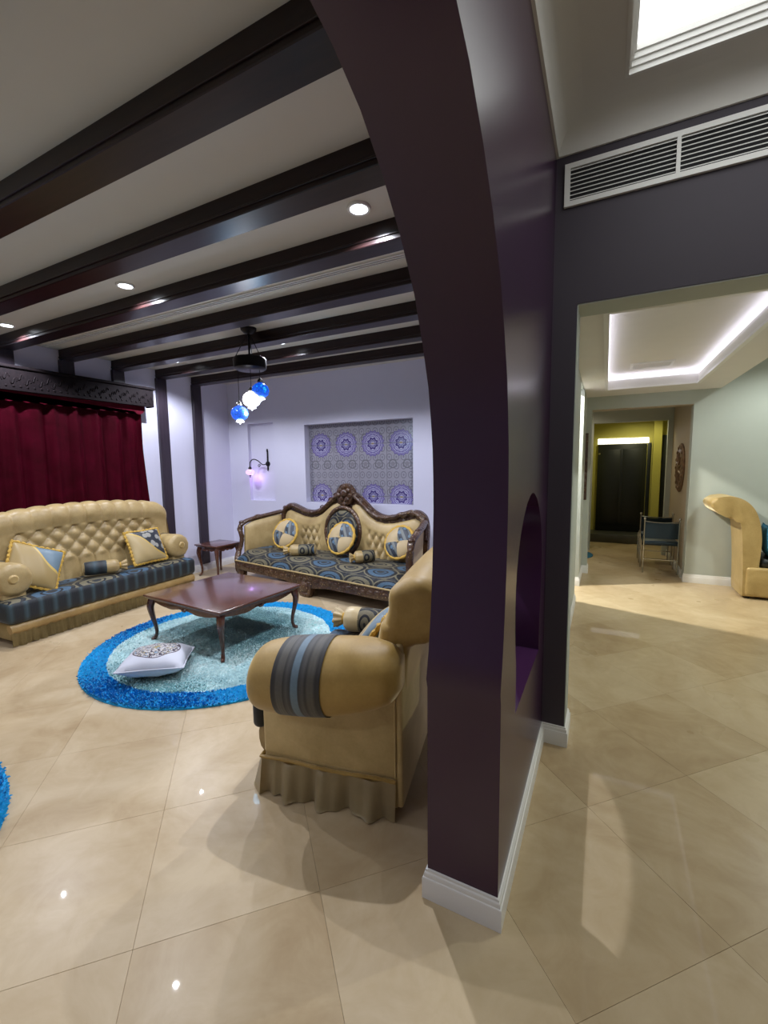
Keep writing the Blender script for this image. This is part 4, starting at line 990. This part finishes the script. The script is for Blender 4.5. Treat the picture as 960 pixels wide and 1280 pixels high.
# ------------------------------------------------------------------ niche shelf edge is the wall itself; things seen through the doorway
t = thing('rolled_back_seat', 'beige velvet seat with a rolled back, cut by the right picture edge', 'armchair', (1.43, 6.12, 0))
pr = smooth_path([(0.0, 0.02, 0), (-0.01, 0.35, 0), (-0.035, 0.70, 0), (-0.07, 0.885, 0), (-0.16, 0.905, 0), (-0.27, 0.965, 0), (-0.340, 1.055, 0), (-0.30, 1.125, 0), (-0.17, 1.155, 0), (-0.05, 1.125, 0), (0.05, 1.03, 0), (0.11, 0.88, 0), (0.14, 0.66, 0), (0.13, 0.36, 0), (0.12, 0.02, 0)], 5)
b = B(); prism(b, [(p.x, p.y) for p in pr], 0.0, 0.50, 'y', 0.03); obj('rolled_back', b, 'gold_velvet', t, smooth=50)
b = B(); box(b, 0.02, 0.85, -0.02, 0.50, 0.03, 0.365, 0.03, 3); obj('base', b, 'gold_velvet', t, smooth=50)
b = B(); box(b, 0.14, 0.85, 0.0, 0.50, 0.365, 0.47, 0.04, 3); obj('seat_cushion', b, 'black_door_paint', t, smooth=50)
for x, y in ((0.06, 0.04), (0.8, 0.04), (0.06, 0.46), (0.8, 0.46)):
    b = B(); lathe(b, [(0.02, 0.0), (0.028, 0.035)], 12, at=(x, y, 0)); obj('foot', b, 'black_iron', t)
pillow('blue_cushion', 'plain blue cushion standing on the beige seat at the right edge', 0.40, 0.36, 0.12, 'teal_cloth', 'teal_cloth', (1.665, 6.30, 0.652), orient((0.1, 1, 0), (-0.12, 0, 1)), 'cushion on the far seat', 0.004, False)

def hall_chair():
    t = thing('side_chair', 'navy chair with chrome posts, nearest the doorway in the far hall', 'chair', (0.715, 7.20, 0), 0.02, 'navy chairs along the hall wall')
    for s in (-1, 1):
        b = B(); tube(b, [(s*0.205, -0.16, 0.0), (s*0.205, -0.17, 0.45), (s*0.205, -0.185, 0.765)], 0.011, 8); ball(b, (s*0.205, -0.185, 0.775), 0.018); obj('back_post', b, 'chrome', t)
        b = B(); tube(b, [(s*0.205, 0.21, 0.0), (s*0.205, 0.20, 0.43)], 0.011, 8); obj('leg', b, 'chrome', t)
    b = B(); box(b, -0.205, 0.205, -0.17, 0.22, 0.40, 0.465, 0.02, 3); obj('seat', b, 'navy_leather', t)
    b = B()
    def f(u, v): return (-0.195+0.39*u, -0.178 - 0.02*math.sin(PI*u), 0.50+0.22*v - 0.012*math.sin(PI*u)*v)
    grid(b, 14, 6, f); bmesh.ops.solidify(b, geom=b.faces[:], thickness=0.022); obj('backrest', b, 'navy_leather', t)
    b = B(); tube(b, [(-0.205 + 0.41*k/12, -0.185 - 0.02*math.sin(PI*k/12), 0.735 - 0.014*math.sin(PI*k/12)) for k in range(13)], 0.008, 6); obj('top_rail', b, 'chrome', t)
    b = B(); tube(b, [(-0.205, -0.165, 0.2), (0.205, -0.165, 0.2)], 0.007, 6); obj('stretcher', b, 'chrome', t)
    return t
hc = hall_chair()
dup(hc, (0.715, 7.88, 0), (0, 0, 0.0), 'second navy chair with chrome posts, farther down the hall wall')

def disc(loc, rz, label):
    t = thing('wall_medallion', label, 'wall decoration', loc, rz)
    b = B(); lathe(b, [(0.345, 0.0), (0.35, -0.015), (0.33, -0.03), (0.27, -0.022), (0.24, -0.035), (0.12, -0.03), (0.09, -0.045), (0.02, -0.05)], 40, axis='y'); obj('disc', b, 'bronze', t, smooth=50)
    for k in range(16):
        a = 2*PI*k/16; b = B(); ball(b, (0.30*math.cos(a), -0.028, 0.30*math.sin(a)), 0.028, (1, 0.5, 1), 7); obj('boss', b, 'bronze', t)
    for k in range(12):
        a = 2*PI*k/12; b = B(); tube(b, [(0.10*math.cos(a), -0.04, 0.10*math.sin(a)), (0.23*math.cos(a+0.15), -0.036, 0.23*math.sin(a+0.15))], [0.016, 0.006], 5); obj('ray', b, 'bronze', t)
m = M('bronze', 0.4, metallic=0.35); m.base(m.mix(m.voronoi(22), (0.10, 0.055, 0.035), (0.26, 0.15, 0.085))); MAT['bronze'] = m.m
disc((0.956, 7.47, 1.47), math.radians(-90), 'round embossed bronze wall medallion on the right wall of the far hall')
t = thing('wall_panel', 'narrow brown carved wooden panel beside the far opening, left', 'wall decoration', (-0.262, 6.68, 1.50))
b = B(); box(b, -0.045, 0.035, -0.022, 0, -0.46, 0.46, 0.005); obj('board', b, 'carved_wood', t)
for q in range(9):
    b = B(); ball(b, (-0.005, -0.022, -0.40+0.10*q), 0.032, (0.9, 0.4, 1.2), 8); obj('rosette', b, 'carved_wood', t)
t = thing('floor_mat', 'small round teal mat on the far hall floor behind the wall edge', 'rug', (-0.60, 8.0, 0))
b = B(); lathe(b, [(0.46, 0.0), (0.46, 0.012), (0.44, 0.016)], 48); obj('mat', b, 'teal_cloth', t)
